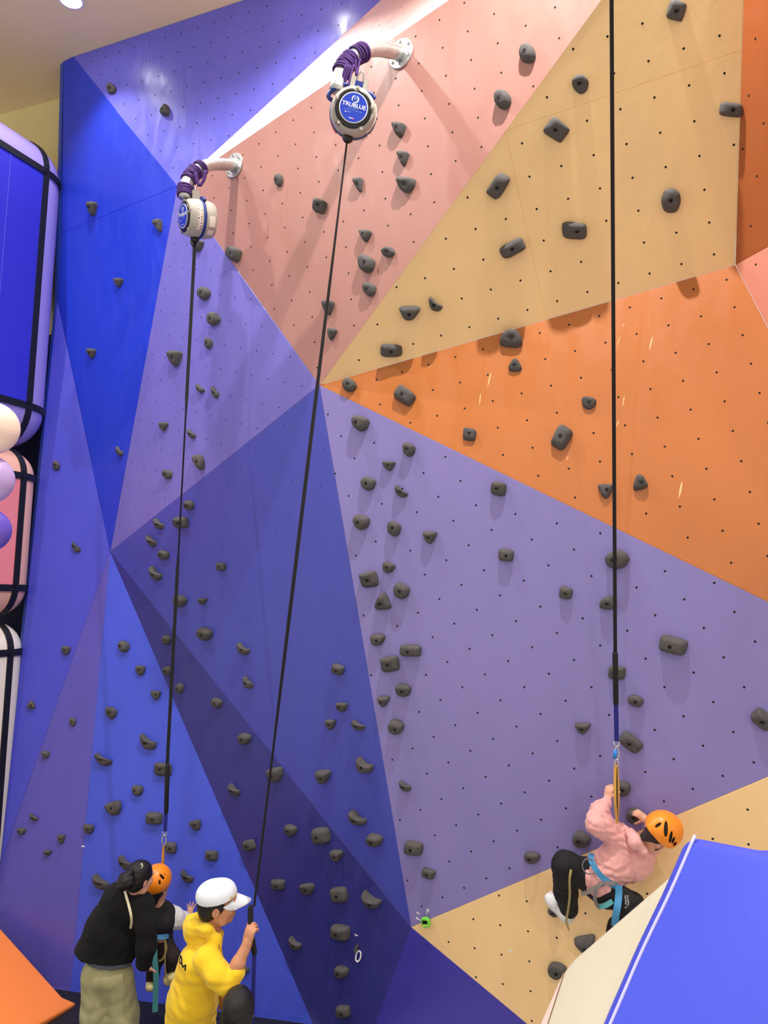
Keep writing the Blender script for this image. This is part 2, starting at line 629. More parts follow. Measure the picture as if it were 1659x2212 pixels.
# ------------------------------------------------------------------ bolt sockets (too small to pick apart: one part per panel)
HOM = {
    'yellow': [[0.044225, 0.013783, 0.348844], [-0.011049, 0.041176, -0.659402], [-0.009832, 0.015545, 1.0]],
    'salmon': [[0.03038, 0.003965, 0.042716], [-0.006532, 0.038713, -0.642186], [-0.023326, -0.003325, 1.0]],
    'orange': [[0.038124, 0.005551, 0.331924], [-0.00876, 0.038495, -0.27628], [-0.011625, -0.010246, 1.0]],
    'purple': [[0.020498, 0.029716, 0.177334], [0.033993, -0.021793, 0.002793], [-0.00829, -0.016084, 1.0]],
    'lilac_top': [[0.027015, -0.003791, -0.16221], [0.001409, 0.030516, -0.655347], [-0.013418, -0.004115, 1.0]],
    'lilac_tri': [[0.02419, -0.00729, -0.20095], [0.007643, 0.031589, -0.289819], [-0.01787, 0.0034, 1.0]],
    'yellow_low': [[0.033824, 0.002065, 0.120596], [-0.000854, 0.040517, 0.54969], [-0.016027, 0.002222, 1.0]]}


def proj(p):
    q = RW.T @ (np.array(p) - CAM)
    return (q[0] / q[2] * F + CX, q[1] / q[2] * F + CY)


def sockets(key, pan, pts, m, r=0.0078):
    pl = PL[key]
    u, v = frame_of(pl.n)
    mb = MB()
    for p in pts:
        c = np.array(p) + pl.n * 0.0006
        rim = [c + r * (math.cos(a) * u + math.sin(a) * v) for a in np.linspace(0, 2 * math.pi, 9)[:-1]]
        low = [q - pl.n * 0.006 for q in rim]
        mb.add(rim + low, [tuple(range(8))] + [(i, 8 + i, 8 + (i + 1) % 8, (i + 1) % 8) for i in range(8)])
    if not pts:
        return
    o = mb.build('bolt_sockets', m)
    o['kind'] = 'stuff'
    adopt(pan, o)
    return o


def lattice_h(key, poly):
    H = np.array(HOM[key])
    out = []
    for i in range(-22, 23):
        for j in range(-22, 23):
            q = H @ [i, j, 1]
            if q[2] < 0.15:
                continue
            x, y = q[0] / q[2] * 1600 + CX, q[1] / q[2] * 1600 + CY
            if inside(poly, (x, y)) and -150 < y < 2400:
                out.append(PL[key].at(x, y))
    return out


def lattice_free(key, poly, ang, s=0.21, keep=1.0, seed=1):
    pl = PL[key]
    rnd = random.Random(seed)
    c = pl.at(sum(p[0] for p in poly) / len(poly), sum(p[1] for p in poly) / len(poly))
    u, v = frame_of(pl.n)
    a = math.radians(ang)
    e1, e2 = math.cos(a) * u + math.sin(a) * v, -math.sin(a) * u + math.cos(a) * v
    out = []
    for i in range(-30, 31):
        for j in range(-30, 31):
            p = c + e1 * s * i + e2 * s * j
            if (p - CAM) @ RW[1] < 1:
                continue
            if inside(poly, proj(p)) and rnd.random() < keep:
                out.append(p)
    return out


Z = {'V2': (158, 122), 'V4': (383, 402), 'V5': (690, 832), 'V6': (238, 1192), 'V7': (888, 2003), 'V8': (1588, 572)}
polyY = [(700, 826), (1300, 5), (1380, -110), (1600, -110), (1600, 0), (1582, 565)]
ypts = lattice_h('yellow', polyY)
pa_, pb_, pc_ = [], [], []
for q in ypts:
    x, y = proj(q)
    if y < 283 - (x - 1091) * 0.342:
        pa_.append(q)
    elif x < 1091 + (y - 283) * 0.2187:
        pb_.append(q)
    else:
        pc_.append(q)
sockets('yellow', P['yellow_a'], pa_, MT['hole'])
sockets('yellow', P['yellow_b'], pb_, MT['hole'])
sockets('yellow', P['yellow_c'], pc_, MT['hole'])
sockets('salmon', P['salmon'], lattice_h('salmon', [(395, 405), (1060, -60), (1335, -60), (690, 815)]), MT['hole'])
sockets('orange', P['orange'], lattice_h('orange', [(705, 834), (1586, 580), (1655, 715), (1960, 1290), (1960, 1425)]), MT['hole'])
sockets('purple', P['purple'], lattice_h('purple', [(694, 850), (1960, 1460), (1960, 1545), (892, 1990)]), MT['hole'])
sockets('lilac_top', P['lilac_top'], lattice_h('lilac_top', [(175, 130), (540, 5), (815, 5), (390, 392)]), MT['hole'])
sockets('lilac_tri', P['lilac_tri'], lattice_h('lilac_tri', [(384, 420), (680, 832), (245, 1180)]), MT['holeb'], 0.007)
sockets('yellow_low', P['yellow_low'], lattice_h('yellow_low', [(900, 2003), (1900, 1590), (1900, 2400), (1340, 2400)]), MT['hole'])
sockets('rust', P['rust'], lattice_free('rust', [(1592, 560), (1606, 0), (1700, 0), (1700, 505)], 12), MT['hole'])
sockets('salmon_right', P['salmon_right'], lattice_free('salmon_right', [(1600, 576), (1700, 520), (1700, 780)], 20), MT['hole'])
sockets('strip', P['strip'], lattice_free('strip', [(420, 380), (815, 10), (955, 5)], 30, 0.21), MT['holeb'], 0.006)
sockets('cobalt_top', P['cobalt_top2'], lattice_free('cobalt_top', [(140, 510), (365, 415), (378, 420), (238, 1170), (130, 640)], 8, keep=0.8), MT['holeb'], 0.006)
sockets('cobalt_top', P['cobalt_top'], lattice_free('cobalt_top', [(145, 140), (160, 140), (365, 400), (145, 495)], 8), MT['holeb'], 0.006)
sockets('indigo', P['indigo'], lattice_free('indigo', [(688, 850), (878, 1980), (255, 1195)], 33, keep=0.7), MT['holeb'], 0.006)
sockets('navy', P['navy'], lattice_free('navy', [(250, 1225), (870, 2005), (806, 2200), (680, 2200)], 20, 0.25, keep=0.8), MT['holew'], 0.0055)
sockets('azure', P['azure'], lattice_free('azure', [(238, 1215), (660, 2200), (160, 2150)], 15, 0.27, keep=0.7), MT['holeb'], 0.006)
sockets('violet', P['violet'], lattice_free('violet', [(885, 2020), (1120, 2210), (815, 2210)], 10, 0.26, keep=0.6), MT['holeb'], 0.006)

# ------------------------------------------------------------------ ceiling downlights
LAMP_LABELS = ['round downlight glowing in the ceiling above the lilac panel', 'ceiling downlight above the pale pink ledge',
               'ceiling downlight in front of the purple panel', 'ceiling downlight farthest to the right',
               'ceiling downlight in front of the azure panel', 'ceiling downlight at the far left over the padded tower',
               'added unseen ceiling downlight left of the viewing platform', 'added unseen ceiling downlight right over the viewing platform',
               'added unseen ceiling downlight far behind the platform on the left', 'added unseen ceiling downlight far behind the platform in the middle',
               'added unseen ceiling downlight far behind the platform on the right']
for (x, y, e, sp), lb in zip(LAMPS, LAMP_LABELS):
    t = empty('ceiling_downlight', (x, y, zc))
    tag(t, lb, 'ceiling light', 'ceiling downlights')
    g = mesh_obj('trim_ring', *lathe_geo((x, y, zc - 0.001), (0, 0, -1), [(0.125, 0), (0.125, 0.008), (0.10, 0.012), (0.092, 0.004)], 28, (True, False)), MT['lamptrim'])
    h = mesh_obj('diffuser', *lathe_geo((x, y, zc - 0.002), (0, 0, -1), [(0.092, 0.003), (0.091, 0.005)], 28), MT['lampglow'])
    adopt(t, g), adopt(t, h)
    s_ = add_spot((x, y, zc - 0.03), e, sp)
    adopt(t, s_)

# ------------------------------------------------------------------ climbing holds: x, y, width, height in photo pixels, outline, turn in degrees
OUT = {
    'r': [(-.95, -.15), (-.55, -.85), (.15, -1), (.8, -.6), (1, .1), (.6, .85), (-.1, 1), (-.75, .7)],
    'p': [(-1, -.35), (-.55, -.95), (.2, -.85), (1, -.35), (.75, .65), (-.05, 1), (-.8, .55)],
    't': [(-.15, -1), (.45, -.75), (1, .55), (.75, .95), (-.75, .95), (-1, .5)],
    'v': [(-1, -.75), (-.5, -1), (.8, -.95), (1, -.6), (.35, .8), (-.05, 1), (-.45, .6)],
    'b': [(-1, -.75), (-.7, -1), (.65, -.9), (1, -.6), (.95, .7), (.7, 1), (-.7, .95), (-1, .6)],
    'c': [(-1, -.55), (-.7, -1), (-.3, -.6), (.15, -.1), (1, .1), (.85, .75), (.2, 1), (-.6, .7)],
    'w': [(-1, -.5), (-.6, -.95), (1, -.8), (.9, .2), (.3, .95), (-.6, .8)],
}
SHAPE = {'r': 'rounded', 'p': 'faceted', 't': 'triangular', 'v': 'downward-pointing', 'b': 'blocky', 'c': 'crescent-shaped', 'w': 'wedge-shaped'}
HOLDS = {
 'lilac_top': [(242,193,20,22,'r',0),(360,239,19,25,'t',15)],
 'cobalt_top': [(202,453,20,30,'v',0),(345,490,17,28,'v',-15),(258,611,20,20,'v',0),(200,764,17,22,'v',0),(260,974,14,22,'c',0)],
 'cobalt_mid': [(122,1006,17,20,'r',0),(166,1182,18,24,'c',0),(143,1405,20,20,'w',0),(68,1521,19,20,'t',0)],
 'cobalt_low': [(158,1560,14,20,'p',0),(100,1630,17,18,'w',0),(75,1765,17,18,'c',0),(48,1795,18,16,'w',0),(134,1813,16,22,'v',0),(104,1842,18,14,'v',0)],
 'lilac_tri': [(429,532,28,25,'v',0),(443,635,25,30,'p',20),(465,690,26,30,'p',20),(452,742,17,26,'r',0),(381,777,28,34,'v',0),(434,839,17,20,'c',0),(467,847,14,27,'c',0),(355,921,20,20,'v',0),(416,937,16,21,'c',0),(433,1000,20,38,'w',-20),(364,1025,20,21,'p',0)],
 'salmon': [(508,550,28,30,'b',20),(604,390,18,27,'r',0),(693,447,24,31,'b',15),(865,284,29,31,'v',0),(873,345,26,31,'v',0),(880,400,38,37,'w',0),(777,401,21,32,'v',-10),(791,511,26,26,'v',0),(794,571,34,42,'p',0),(841,545,27,23,'r',0),(800,625,27,32,'p',0),(711,666,26,30,'v',0),(718,723,20,27,'v',10),(1141,119,38,40,'r',0),(1089,218,35,39,'r',20)],
 'yellow': [(1462,24,40,45,'b',15),(1254,183,38,44,'p',0),(1202,282,50,42,'b',32),(1077,401,56,34,'b',-58),(1578,237,48,32,'b',6),(1448,434,44,54,'r',0),(1241,498,52,40,'b',0),(1108,536,56,32,'b',-32),(884,677,49,32,'v',0),(942,657,31,36,'c',0),(846,757,46,28,'b',0)],
 'orange': [(756,834,31,29,'r',0),(876,857,44,32,'b',32),(1014,940,29,25,'b',8),(1105,735,50,36,'w',180),(1114,790,30,27,'t',0),(1272,872,33,27,'w',10),(1214,948,50,34,'b',-62),(1309,1062,36,31,'v',0),(1382,1042,36,34,'t',-10)],
 'purple': [(782,915,37,37,'p',0),(886,972,28,32,'p',0),(841,1007,28,21,'v',0),(797,1045,33,34,'p',0),(868,1061,31,26,'c',10),(783,1127,35,36,'p',0),(853,1143,31,37,'p',0),(930,1161,33,27,'v',0),(840,1226,28,27,'w',20),(800,1252,37,35,'b',-12),(869,1276,34,36,'p',0),(829,1298,36,40,'t',0),(817,1382,31,27,'w',0),(888,1405,43,27,'b',0),(845,1434,38,36,'b',-12),(873,1491,35,32,'p',0),(829,1515,28,25,'v',0),(858,1569,34,35,'p',0),(877,1697,26,27,'c',0),(895,1831,41,30,'b',5),(927,1886,28,22,'b',15),(1094,1199,34,27,'b',5),(1078,1056,32,30,'b',10),(1223,1280,27,27,'b',8),(1335,1208,54,43,'r',0),(1314,1302,39,33,'w',180),(1457,1393,60,38,'b',10),(1334,1453,38,30,'b',4),(1373,1513,38,26,'r',20),(1259,1573,36,27,'v',0),(1363,1603,54,34,'b',38),(1648,1552,50,36,'b',38),(1345,1702,36,40,'p',0),(1257,1811,44,36,'p',20),(1150,1852,35,29,'p',0),(1368,1760,34,34,'r',0)],
 'yellow_low': [(1264,2039,50,40,'v',-10),(1204,2095,42,38,'p',0),(1196,1968,30,22,'r',30)],
 'indigo': [(410,1091,22,22,'r',0),(394,1128,28,26,'b',0),(346,1132,18,26,'c',0),(331,1169,18,27,'c',0),(355,1199,23,24,'p',0),(340,1238,24,32,'c',0),(392,1298,28,29,'p',0),(439,1299,20,15,'v',0),(479,1224,19,19,'b',0),(446,1369,31,32,'p',0),(528,1401,24,28,'c',0),(539,1474,19,30,'c',0),(731,1445,26,22,'b',15),(740,1527,25,24,'w',0),(715,1565,24,23,'v',0),(777,1566,28,26,'c',0),(790,1650,37,37,'c',0),(701,1677,34,30,'v',0),(776,1765,35,36,'c',0),(811,1813,34,32,'p',0)],
 'navy': [(362,1382,19,23,'r',0),(364,1449,19,23,'r',0),(390,1486,15,24,'r',0),(471,1519,24,25,'p',0),(531,1595,26,28,'p',0),(597,1673,34,36,'w',-15),(509,1706,22,31,'c',0),(541,1825,23,25,'b',-15),(630,1793,27,27,'p',0),(696,1804,35,35,'b',-10),(728,1848,27,26,'v',0),(602,1910,28,24,'b',0),(666,1920,30,28,'w',-10),(735,1932,34,34,'b',-8),(805,1941,41,42,'c',0),(739,2012,39,32,'b',4),(640,2036,27,32,'c',0),(740,2098,30,30,'p',0),(743,2183,29,26,'b',-5)],
 'azure': [(270,1397,24,28,'p',0),(304,1449,22,24,'w',0),(338,1503,24,20,'v',0),(242,1540,25,28,'p',0),(322,1602,34,38,'c',0),(226,1641,35,29,'c',0),(354,1662,37,28,'b',0),(247,1746,36,34,'w',-18),(299,1708,24,26,'w',0),(193,1791,24,24,'w',0),(336,1767,32,28,'b',0),(424,1783,26,26,'w',-20),(370,1830,24,26,'b',0),(459,1848,26,25,'b',0),(406,1892,25,32,'c',0),(273,1863,27,34,'c',0),(221,1904,35,36,'c',0),(530,2095,20,20,'p',0)],
}
PNAME = {'lilac_top': 'lilac panel under the ceiling', 'cobalt_top': 'cobalt panel at left', 'cobalt_low': 'lower left panel in slate violet with painted-in reflection', 'cobalt_mid': 'blue panel along the left edge',
         'lilac_tri': 'lavender triangle', 'salmon': 'big salmon panel', 'yellow': 'yellow overhang', 'orange': 'orange panel',
         'yellow_low': 'lower yellow panel', 'indigo': 'indigo triangle', 'navy': 'dark navy panel', 'azure': 'azure panel'}
ORD = ['', 'second', 'third', 'fourth', 'fifth', 'sixth', 'seventh', 'eighth', 'ninth', 'tenth', 'eleventh', 'twelfth', 'thirteenth',
       'fourteenth', 'fifteenth', 'sixteenth', 'seventeenth', 'eighteenth', 'nineteenth', 'twentieth', 'twenty-first', 'twenty-second']


def rounded(poly, it=2):
    for _ in range(it):
        q = []
        for i in range(len(poly)):
            a, b = np.array(poly[i]), np.array(poly[(i + 1) % len(poly)])
            q += [a * .8 + b * .2, a * .2 + b * .8]
        poly = q
    return poly


def make_hold(x, y, wpx, hpx, kind, turn, key, label, group, rnd):
    pl = PL[key]
    out = rounded([(a + rnd.uniform(-.08, .08), b + rnd.uniform(-.08, .08)) for a, b in OUT[kind]], 2)
    t = math.radians(turn)
    base = []
    for a, b in out:
        px, py = a * wpx * .5, b * hpx * .5
        base.append(pl.at(x + px * math.cos(t) - py * math.sin(t), y + px * math.sin(t) + py * math.cos(t)))
    c = sum(base) / len(base)
    size = 0.5 * (wpx + hpx) * pl.depth(x, y) / F
    H = size * rnd.uniform(.42, .55)
    up = nrm(np.array([0, 0, 1.0]) - pl.n * pl.n[2])
    side = np.cross(pl.n, up)
    tip = c + up * size * rnd.uniform(-.02, .10) + side * size * rnd.uniform(-.07, .07)
    lift = rnd.uniform(.0, .22)
    rings = [(1.0, -0.02), (1.0, .28), (.93, .62), (.78, .88), (.5, 1.0), (.22, 1.0)]
    V, Fc = [], []
    n = len(base)
    for s_, h_ in rings:
        k = min(1, max(0, h_))
        cen = c * (1 - k) + tip * k
        for p in base:
            d = (p - c)
            rel = (d @ up) / (size * .5)
            hh = H * h_ * (1 + lift * rel * (1 if kind != 'c' else 1.6))
            V.append(cen + d * s_ + pl.n * hh)
    for i in range(len(rings) - 1):
        for k in range(n):
            l = (k + 1) % n
            Fc.append((i * n + k, i * n + l, (i + 1) * n + l, (i + 1) * n + k))
    Fc.append(tuple((len(rings) - 1) * n + k for k in range(n)))
    o = mesh_obj('climbing_hold', V, Fc, MT['hold'], None, True)
    tag(o, label, 'climbing hold', group)
    # bolt recess
    top = np.array(V[-n:]).mean(0)
    bc = top - up * size * .04 + side * size * rnd.uniform(-.12, .12)
    br = min(0.013, size * .11)
    b_ = mesh_obj('bolt_recess', *lathe_geo(bc, pl.n, [(br, -0.004), (br, 0.0022), (br * .7, 0.0005)], 12), MT['bolt'])
    b_.parent = o
    return o


rnd = random.Random(5)
for key, lst in HOLDS.items():
    rows = {}
    for hrec in lst:
        if key == 'purple':
            nm = 'purple panel, left column' if hrec[0] < 1000 else 'purple panel, right half'
        else:
            nm = PNAME[key]
        rows.setdefault(nm, []).append(hrec)
    for nm, rl in rows.items():
        rl = sorted(rl, key=lambda r: r[1])
        for i, (x, y, wp, hp, kd, tn) in enumerate(rl):
            k = len(rl)
            if i == k - 1:
                od = 'lowest'
            elif i <= k // 2:
                od = (ORD[i] + ' highest').strip()
            else:
                od = ORD[k - 1 - i] + ' lowest'
            lb = '%s dark grey climbing hold, %s on the %s' % (SHAPE[kd], od, nm.replace(', ', ' '))
            make_hold(x, y, wp, hp, kd, tn, key, lb, 'grey holds on the ' + nm.replace(', ', ' '), rnd)
# ------------------------------------------------------------------ bracket arms
def text_geo(txt, size, c, right, up, n, bold=0.0):
    cu = bpy.data.curves.new('lettering', 'FONT')
    cu.body = txt
    cu.size = size
    cu.align_x = 'CENTER'
    cu.align_y = 'CENTER'
    cu.extrude = 0.0006
    cu.offset = bold
    cu.resolution_u = 3
    to = bpy.data.objects.new('lettering', cu)
    COL.objects.link(to)
    dg = bpy.context.evaluated_depsgraph_get()
    me = bpy.data.meshes.new_from_object(to.evaluated_get(dg))
    V = [np.array(c) + v.co.x * right + v.co.y * up + (v.co.z + 0.0008) * n for v in me.vertices]
    Fc = [tuple(p.vertices) for p in me.polygons]
    bpy.data.objects.remove(to)
    bpy.data.curves.remove(cu)
    bpy.data.meshes.remove(me)
    return V, Fc


def bracket(fx, fy, path, label):
    pl = PL['salmon']
    fc = pl.at(fx, fy)
    Df = pl.depth(fx, fy)
    t = empty('bracket_arm', fc)
    tag(t, label, 'bracket')
    n = pl.n
    u, v = frame_of(n)
    adopt(t, mesh_obj('flange', *lathe_geo(fc, n, [(.108, 0), (.108, .012), (.104, .015)], 36), MT['steel']))
    for k in range(6):
        a = math.pi / 6 + k * math.pi / 3
        bc = fc + .084 * (math.cos(a) * u + math.sin(a) * v)
        adopt(t, mesh_obj('bolt', *lathe_geo(bc, n, [(.011, .014), (.011, .024), (.007, .026)], 8), MT['chrome']))
    pts = smooth_path([W(x, y, Df + d) for x, y, d in path], 6)
    pts = [fc + n * .005] + pts
    g = tube_geo(pts, .05, 20)
    adopt(t, mesh_obj('pipe', *g, MT['steel'], None, True))
    adopt(t, mesh_obj('weld_collar', *lathe_geo(fc, n, [(.062, .012), (.058, .022), (.051, .028)], 24), MT['steel'], None, True))
    return pts


pr = bracket(867, 117, [(850, 112, -.08), (815, 106, -.2), (785, 112, -.3), (756, 130, -.39), (737, 158, -.45), (727, 196, -.48)],
             'galvanised bent pipe arm on the salmon panel above the front-facing belay device')
plft = bracket(507, 358, [(494, 356, -.08), (466, 355, -.2), (440, 360, -.3), (416, 377, -.39), (402, 400, -.45), (399, 428, -.48)],
               'galvanised bent pipe arm on the salmon panel above the side-facing belay device')


def coils(pts, i0, i1, step, r=.058, cr=.0075):
    mb = MB()
    i = i0
    rr = random.Random(3)
    while i < i1:
        a = int(i)
        p = pts[a] + (pts[min(a + 1, len(pts) - 1)] - pts[a]) * (i - a)
        t = nrm(pts[min(a + 1, len(pts) - 1)] - pts[a])
        u, v = frame_of(t + np.array([rr.uniform(-.18, .18) for _ in range(3)]))
        mb.add(*tube_geo([p + (r + rr.uniform(0, .004)) * (math.cos(q) * u + math.sin(q) * v) for q in np.linspace(0, 2 * math.pi, 21)[:-1]], cr, 6, True))
        i += step
    return mb


# slings wound on the pipes
sr = coils(pr, 13, 17, .62)
a = coils(pr, 18.5, 25, .5)
sr.add(a.v, a.f)
for x0, y0, x1, y1, d0, d1 in ((752, 140, 738, 190, 5.06, 5.08), (758, 142, 742, 190, 5.05, 5.08), (747, 140, 735, 188, 5.05, 5.08), (764, 140, 752, 190, 5.08, 5.06),
                               (778, 128, 771, 164, 5.12, 5.1), (768, 130, 770, 164, 5.1, 5.1)):
    sr.add(*tube_geo(smooth_path([W(x0, y0, d0), W((x0 + x1) / 2 - 1, (y0 + y1) / 2, (d0 + d1) / 2), W(x1, y1, d1)], 4), .0085, 6))
tag(sr.build('sling_cord', MT['cord'], None, True), 'dark purple cord wound on the arm above the front-facing belay device', 'cord')
sl = coils(plft, 14, 15.6, .7)
for a in (coils(plft, 17, 23, .5), coils(plft, 26, 30, .55)):
    sl.add(a.v, a.f)
DL = PL['salmon'].depth(507, 358) - .42
for pts_ in ([(442, 368), (440, 385), (432, 402)], [(424, 372), (427, 388), (431, 402)], [(446, 368), (442, 387), (433, 402)], [(421, 375), (424, 390), (430, 402)],
             [(405, 385), (408, 410), (406, 440)], [(409, 388), (412, 412), (408, 438)], [(402, 386), (405, 412), (404, 442)]):
    sl.add(*tube_geo(smooth_path([W(x, y, DL - .05) for x, y in pts_], 4), .0095, 6))
tag(sl.build('sling_cord', MT['cord'], None, True), 'dark purple cord wound on the arm above the side-facing belay device', 'cord')


def belay_device(cx, cy, D, fn, roll, label, R=.152, dep=.125):
    c = W(cx, cy, D)
    fn = nrm(fn)
    up0 = nrm(np.array([0, 0, 1.0]) - fn * fn[2])
    rt0 = np.cross(up0, fn)
    a = math.radians(roll)
    up = math.cos(a) * up0 + math.sin(a) * rt0
    rt = np.cross(up, fn)
    t = empty('auto_belay', c)
    tag(t, label, 'belay device')
    L = lambda x, y, z: c + rt * x + up * y + fn * z
    adopt(t, mesh_obj('housing', *lathe_geo(c, fn, [(.10, -dep), (R * .93, -dep * .9), (R, -dep * .55), (R * 1.02, 0), (R * 1.01, dep * .45), (R * .95, dep * .78), (R * .86, dep * .92), (R * .80, dep * .93)], 48), MT['housing'], None, True))
    adopt(t, mesh_obj('band', *lathe_geo(c, fn, [(R * 1.0, -.018), (R * 1.055, -.014), (R * 1.055, .008), (R * 1.0, .012)], 48, (False, False)), MT['bandblue'], None, True))
    # lobed black cover
    V, Fc = [], []
    m = 72
    for rr, zz in ((1, .112), (1, .122), (.93, .128)):
        for k in range(m):
            q = 2 * math.pi * k / m
            lobe = R * .80 * rr * (1 - .075 * max(0, math.cos(5 * q - math.pi * .5)) ** 6)
            V.append(L(lobe * math.cos(q), lobe * math.sin(q), zz))
    for i in range(2):
        for k in range(m):
            l = (k + 1) % m
            Fc.append((i * m + k, i * m + l, (i + 1) * m + l, (i + 1) * m + k))
    Fc.append(tuple(2 * m + k for k in range(m)))
    cov = adopt(t, mesh_obj('cover', V, Fc, MT['cover']))
    for k in range(5):
        q = math.pi * .1 + k * 2 * math.pi / 5 
        adopt(t, mesh_obj('screw', *lathe_geo(L(R * .86 * math.cos(q), R * .86 * math.sin(q), dep * .92), fn, [(.011, 0), (.011, .008), (.006, .009)], 12), MT['housing']))
    bc = L(.0, .004, .128)
    adopt(t, mesh_obj('badge_rim', *lathe_geo(bc, fn, [(R * .625, 0), (R * .625, .003), (R * .58, .0035)], 48), MT['white']))
    bd = adopt(t, mesh_obj('badge', *lathe_geo(bc, fn, [(R * .585, .002), (R * .585, .0045)], 48), MT['badge']))
    bd['label'] = 'round blue badge with white lettering TRUBLUE'
    o = bc + fn * .0046
    Q = lambda x, y: o + rt * x + up * y
    tx = mesh_obj('lettering', *text_geo('TRUBLUE', .034, Q(0, .012), rt * 1.12, up, fn, .0006), MT['white'])
    sm = mesh_obj('fine_print', *text_geo('AUTO BELAY', .011, Q(0, -.008), rt, up, fn), MT['lightblue'])
    ru = mesh_obj('rule', *box_geo(Q(0, -.019), rt * .062, up * .0008, fn * .0006), MT['lightblue'])
    tri = mesh_obj('warning_triangle', [Q(-.052, -.038), Q(-.041, -.038), Q(-.0465, -.028)] + [Q(-.052, -.038) + fn * .001, Q(-.041, -.038) + fn * .001, Q(-.0465, -.028) + fn * .001], [(0, 2, 1), (3, 4, 5), (0, 1, 4, 3), (1, 2, 5, 4), (2, 0, 3, 5)], MT['white'])
    r3 = mesh_obj('print_line', *box_geo(Q(-.026, -.033), rt * .009, up * .002, fn * .0006), MT['lightblue'])
    r4 = mesh_obj('maker_mark', *box_geo(Q(-.004, -.066), rt * .013, up * .0022, fn * .0006), MT['white'])
    r5 = mesh_obj('maker_dot', *lathe_geo(Q(.012, -.067), fn, [(.005, 0), (.005, .0006)], 14), MT['red'])
    # swirl emblem
    mb = MB()
    sc = Q(0, .052)
    for r0, a0, a1, wd in ((.0205, .55 * math.pi, 1.25 * math.pi, .0028), (.0205, -.62 * math.pi, .40 * math.pi, .0038)):
        pts = [sc + (r0) * (math.cos(q) * rt + math.sin(q) * up) for q in np.linspace(a0, a1, 16)]
        ww = [wd * math.sin(math.pi * (i + .6) / 16.2) + .0006 for i in range(16)]
        V, Fc = [], []
        for p, w_ in zip(pts, ww):
            d = nrm(p - sc)
            V += [p - d * w_, p + d * w_, p + d * w_ + fn * .001, p - d * w_ + fn * .001]
        for i in range(15):
            for k in range(4):
                l = (k + 1) % 4
                Fc.append((i * 4 + k, i * 4 + l, i * 4 + 4 + l, i * 4 + 4 + k))
        mb.add(V, Fc)
    sw = mb.build('emblem_arcs', MT['white'])
    spi = [sc + fn * .0008 + (.0125 * (1 - i / 26)) * (math.cos(i * .42) * rt + math.sin(i * .42) * up) for i in range(24)]
    sp = mesh_obj('emblem_spiral', *tube_geo(spi, [.0021] * 24, 5), MT['lightblue'])
    for q in (tx, sm, ru, tri, r3, r4, r5, sw, sp):
        q.parent = bd
    # yoke, carry handle, carabiner, nozzle, stickers
    for s_ in (-1, 1):
        adopt(t, mesh_obj('yoke_arm', *box_geo(L(.042 * s_, R * 1.08, .035), rt * .015, up * .045, fn * .03), MT['housing']))
    adopt(t, mesh_obj('hanging_pin', *box_geo(L(0, R * 1.1, .03), rt * .03, up * .024, fn * .022), MT['bandblue']))
    hp = [L(-.04, R * 1.06, -.01), L(-.10, R * 1.05, .0), L(-.165, R * .72, .0), L(-.185, R * .42, .0), L(-.15, R * .30, -.01)]
    adopt(t, mesh_obj('handle', *tube_geo(smooth_path(hp, 5), .014, 10), MT['bandblue'], None, True))
    hq = [L(.04, R * 1.05, -.012), L(.09, R * .98, -.01), L(.12, R * .84, -.01)]
    adopt(t, mesh_obj('handle', *tube_geo(smooth_path(hq, 5), .014, 10), MT['bandblue'], None, True))
    kc = L(0, R * 1.28, .03)
    ov = [kc + rt * .022 * math.cos(q) + up * .062 * math.sin(q) for q in np.linspace(0, 2 * math.pi, 25)[:-1]]
    adopt(t, mesh_obj('carabiner', *tube_geo(ov, .006, 8, True), MT['chrome'], None, True))
    adopt(t, mesh_obj('nozzle', *lathe_geo(L(0, -R * .96, .03), -up, [(.036, 0), (.036, .03), (.022, .045), (.012, .05)], 20), MT['cover'], None, True))
    adopt(t, mesh_obj('vent_slot', *box_geo(L(-R * .55, -R * .74, dep * .86), rt * .012 - up * .009, up * .002 + rt * .002, fn * .004), MT['cover']))

    def side(a0, a1, z0, z1, m, nm):
        V, Fc = [], []
        k = 7
        for i in range(k):
            q = a0 + (a1 - a0) * i / (k - 1)
            for zz in (z0, z1):
                rr = R * 1.03 + .002
                V.append(L(rr * math.cos(q), rr * math.sin(q), zz))
        for i in range(k):
            q = a0 + (a1 - a0) * i / (k - 1)
            for zz in (z0, z1):
                rr = R * .97
                V.append(L(rr * math.cos(q), rr * math.sin(q), zz))
        for i in range(k - 1):
            Fc.append((2 * i, 2 * i + 1, 2 * i + 3, 2 * i + 2))
            Fc.append((2 * k + 2 * i, 2 * i, 2 * i + 2, 2 * k + 2 * i + 2))
            Fc.append((2 * k + 2 * i + 1, 2 * i + 1, 2 * i + 3, 2 * k + 2 * i + 3))
        return adopt(t, mesh_obj(nm, V, Fc, m))
    s1 = side(-.75, .55, .022, .062, MT['sticker'], 'sticker')
    mb = MB()
    rr = random.Random(2)
    for i in range(16):
        q = -.68 + 1.15 * i / 15
        z_ = .032 + .022 * (i % 2)
        p = L((R * 1.03 + .0026) * math.cos(q), (R * 1.03 + .0026) * math.sin(q), z_)
        tq = -math.sin(q) * rt + math.cos(q) * up
        mb.add(*box_geo(p, tq * rr.uniform(.002, .005), fn * rr.uniform(.002, .005), np.cross(tq, fn) * .0006))
    pc = mb.build('pictogram', MT['cover'])
    pc.parent = s1
    side(-.5, .05, -.085, -.035, MT['sticker'], 'sticker')
    side(-.95, -.65, -.085, -.035, MT['sticker'], 'sticker')
    side(math.pi + .25, math.pi + .95, -.09, -.025, MT['redsticker'], 'sticker')
    return L


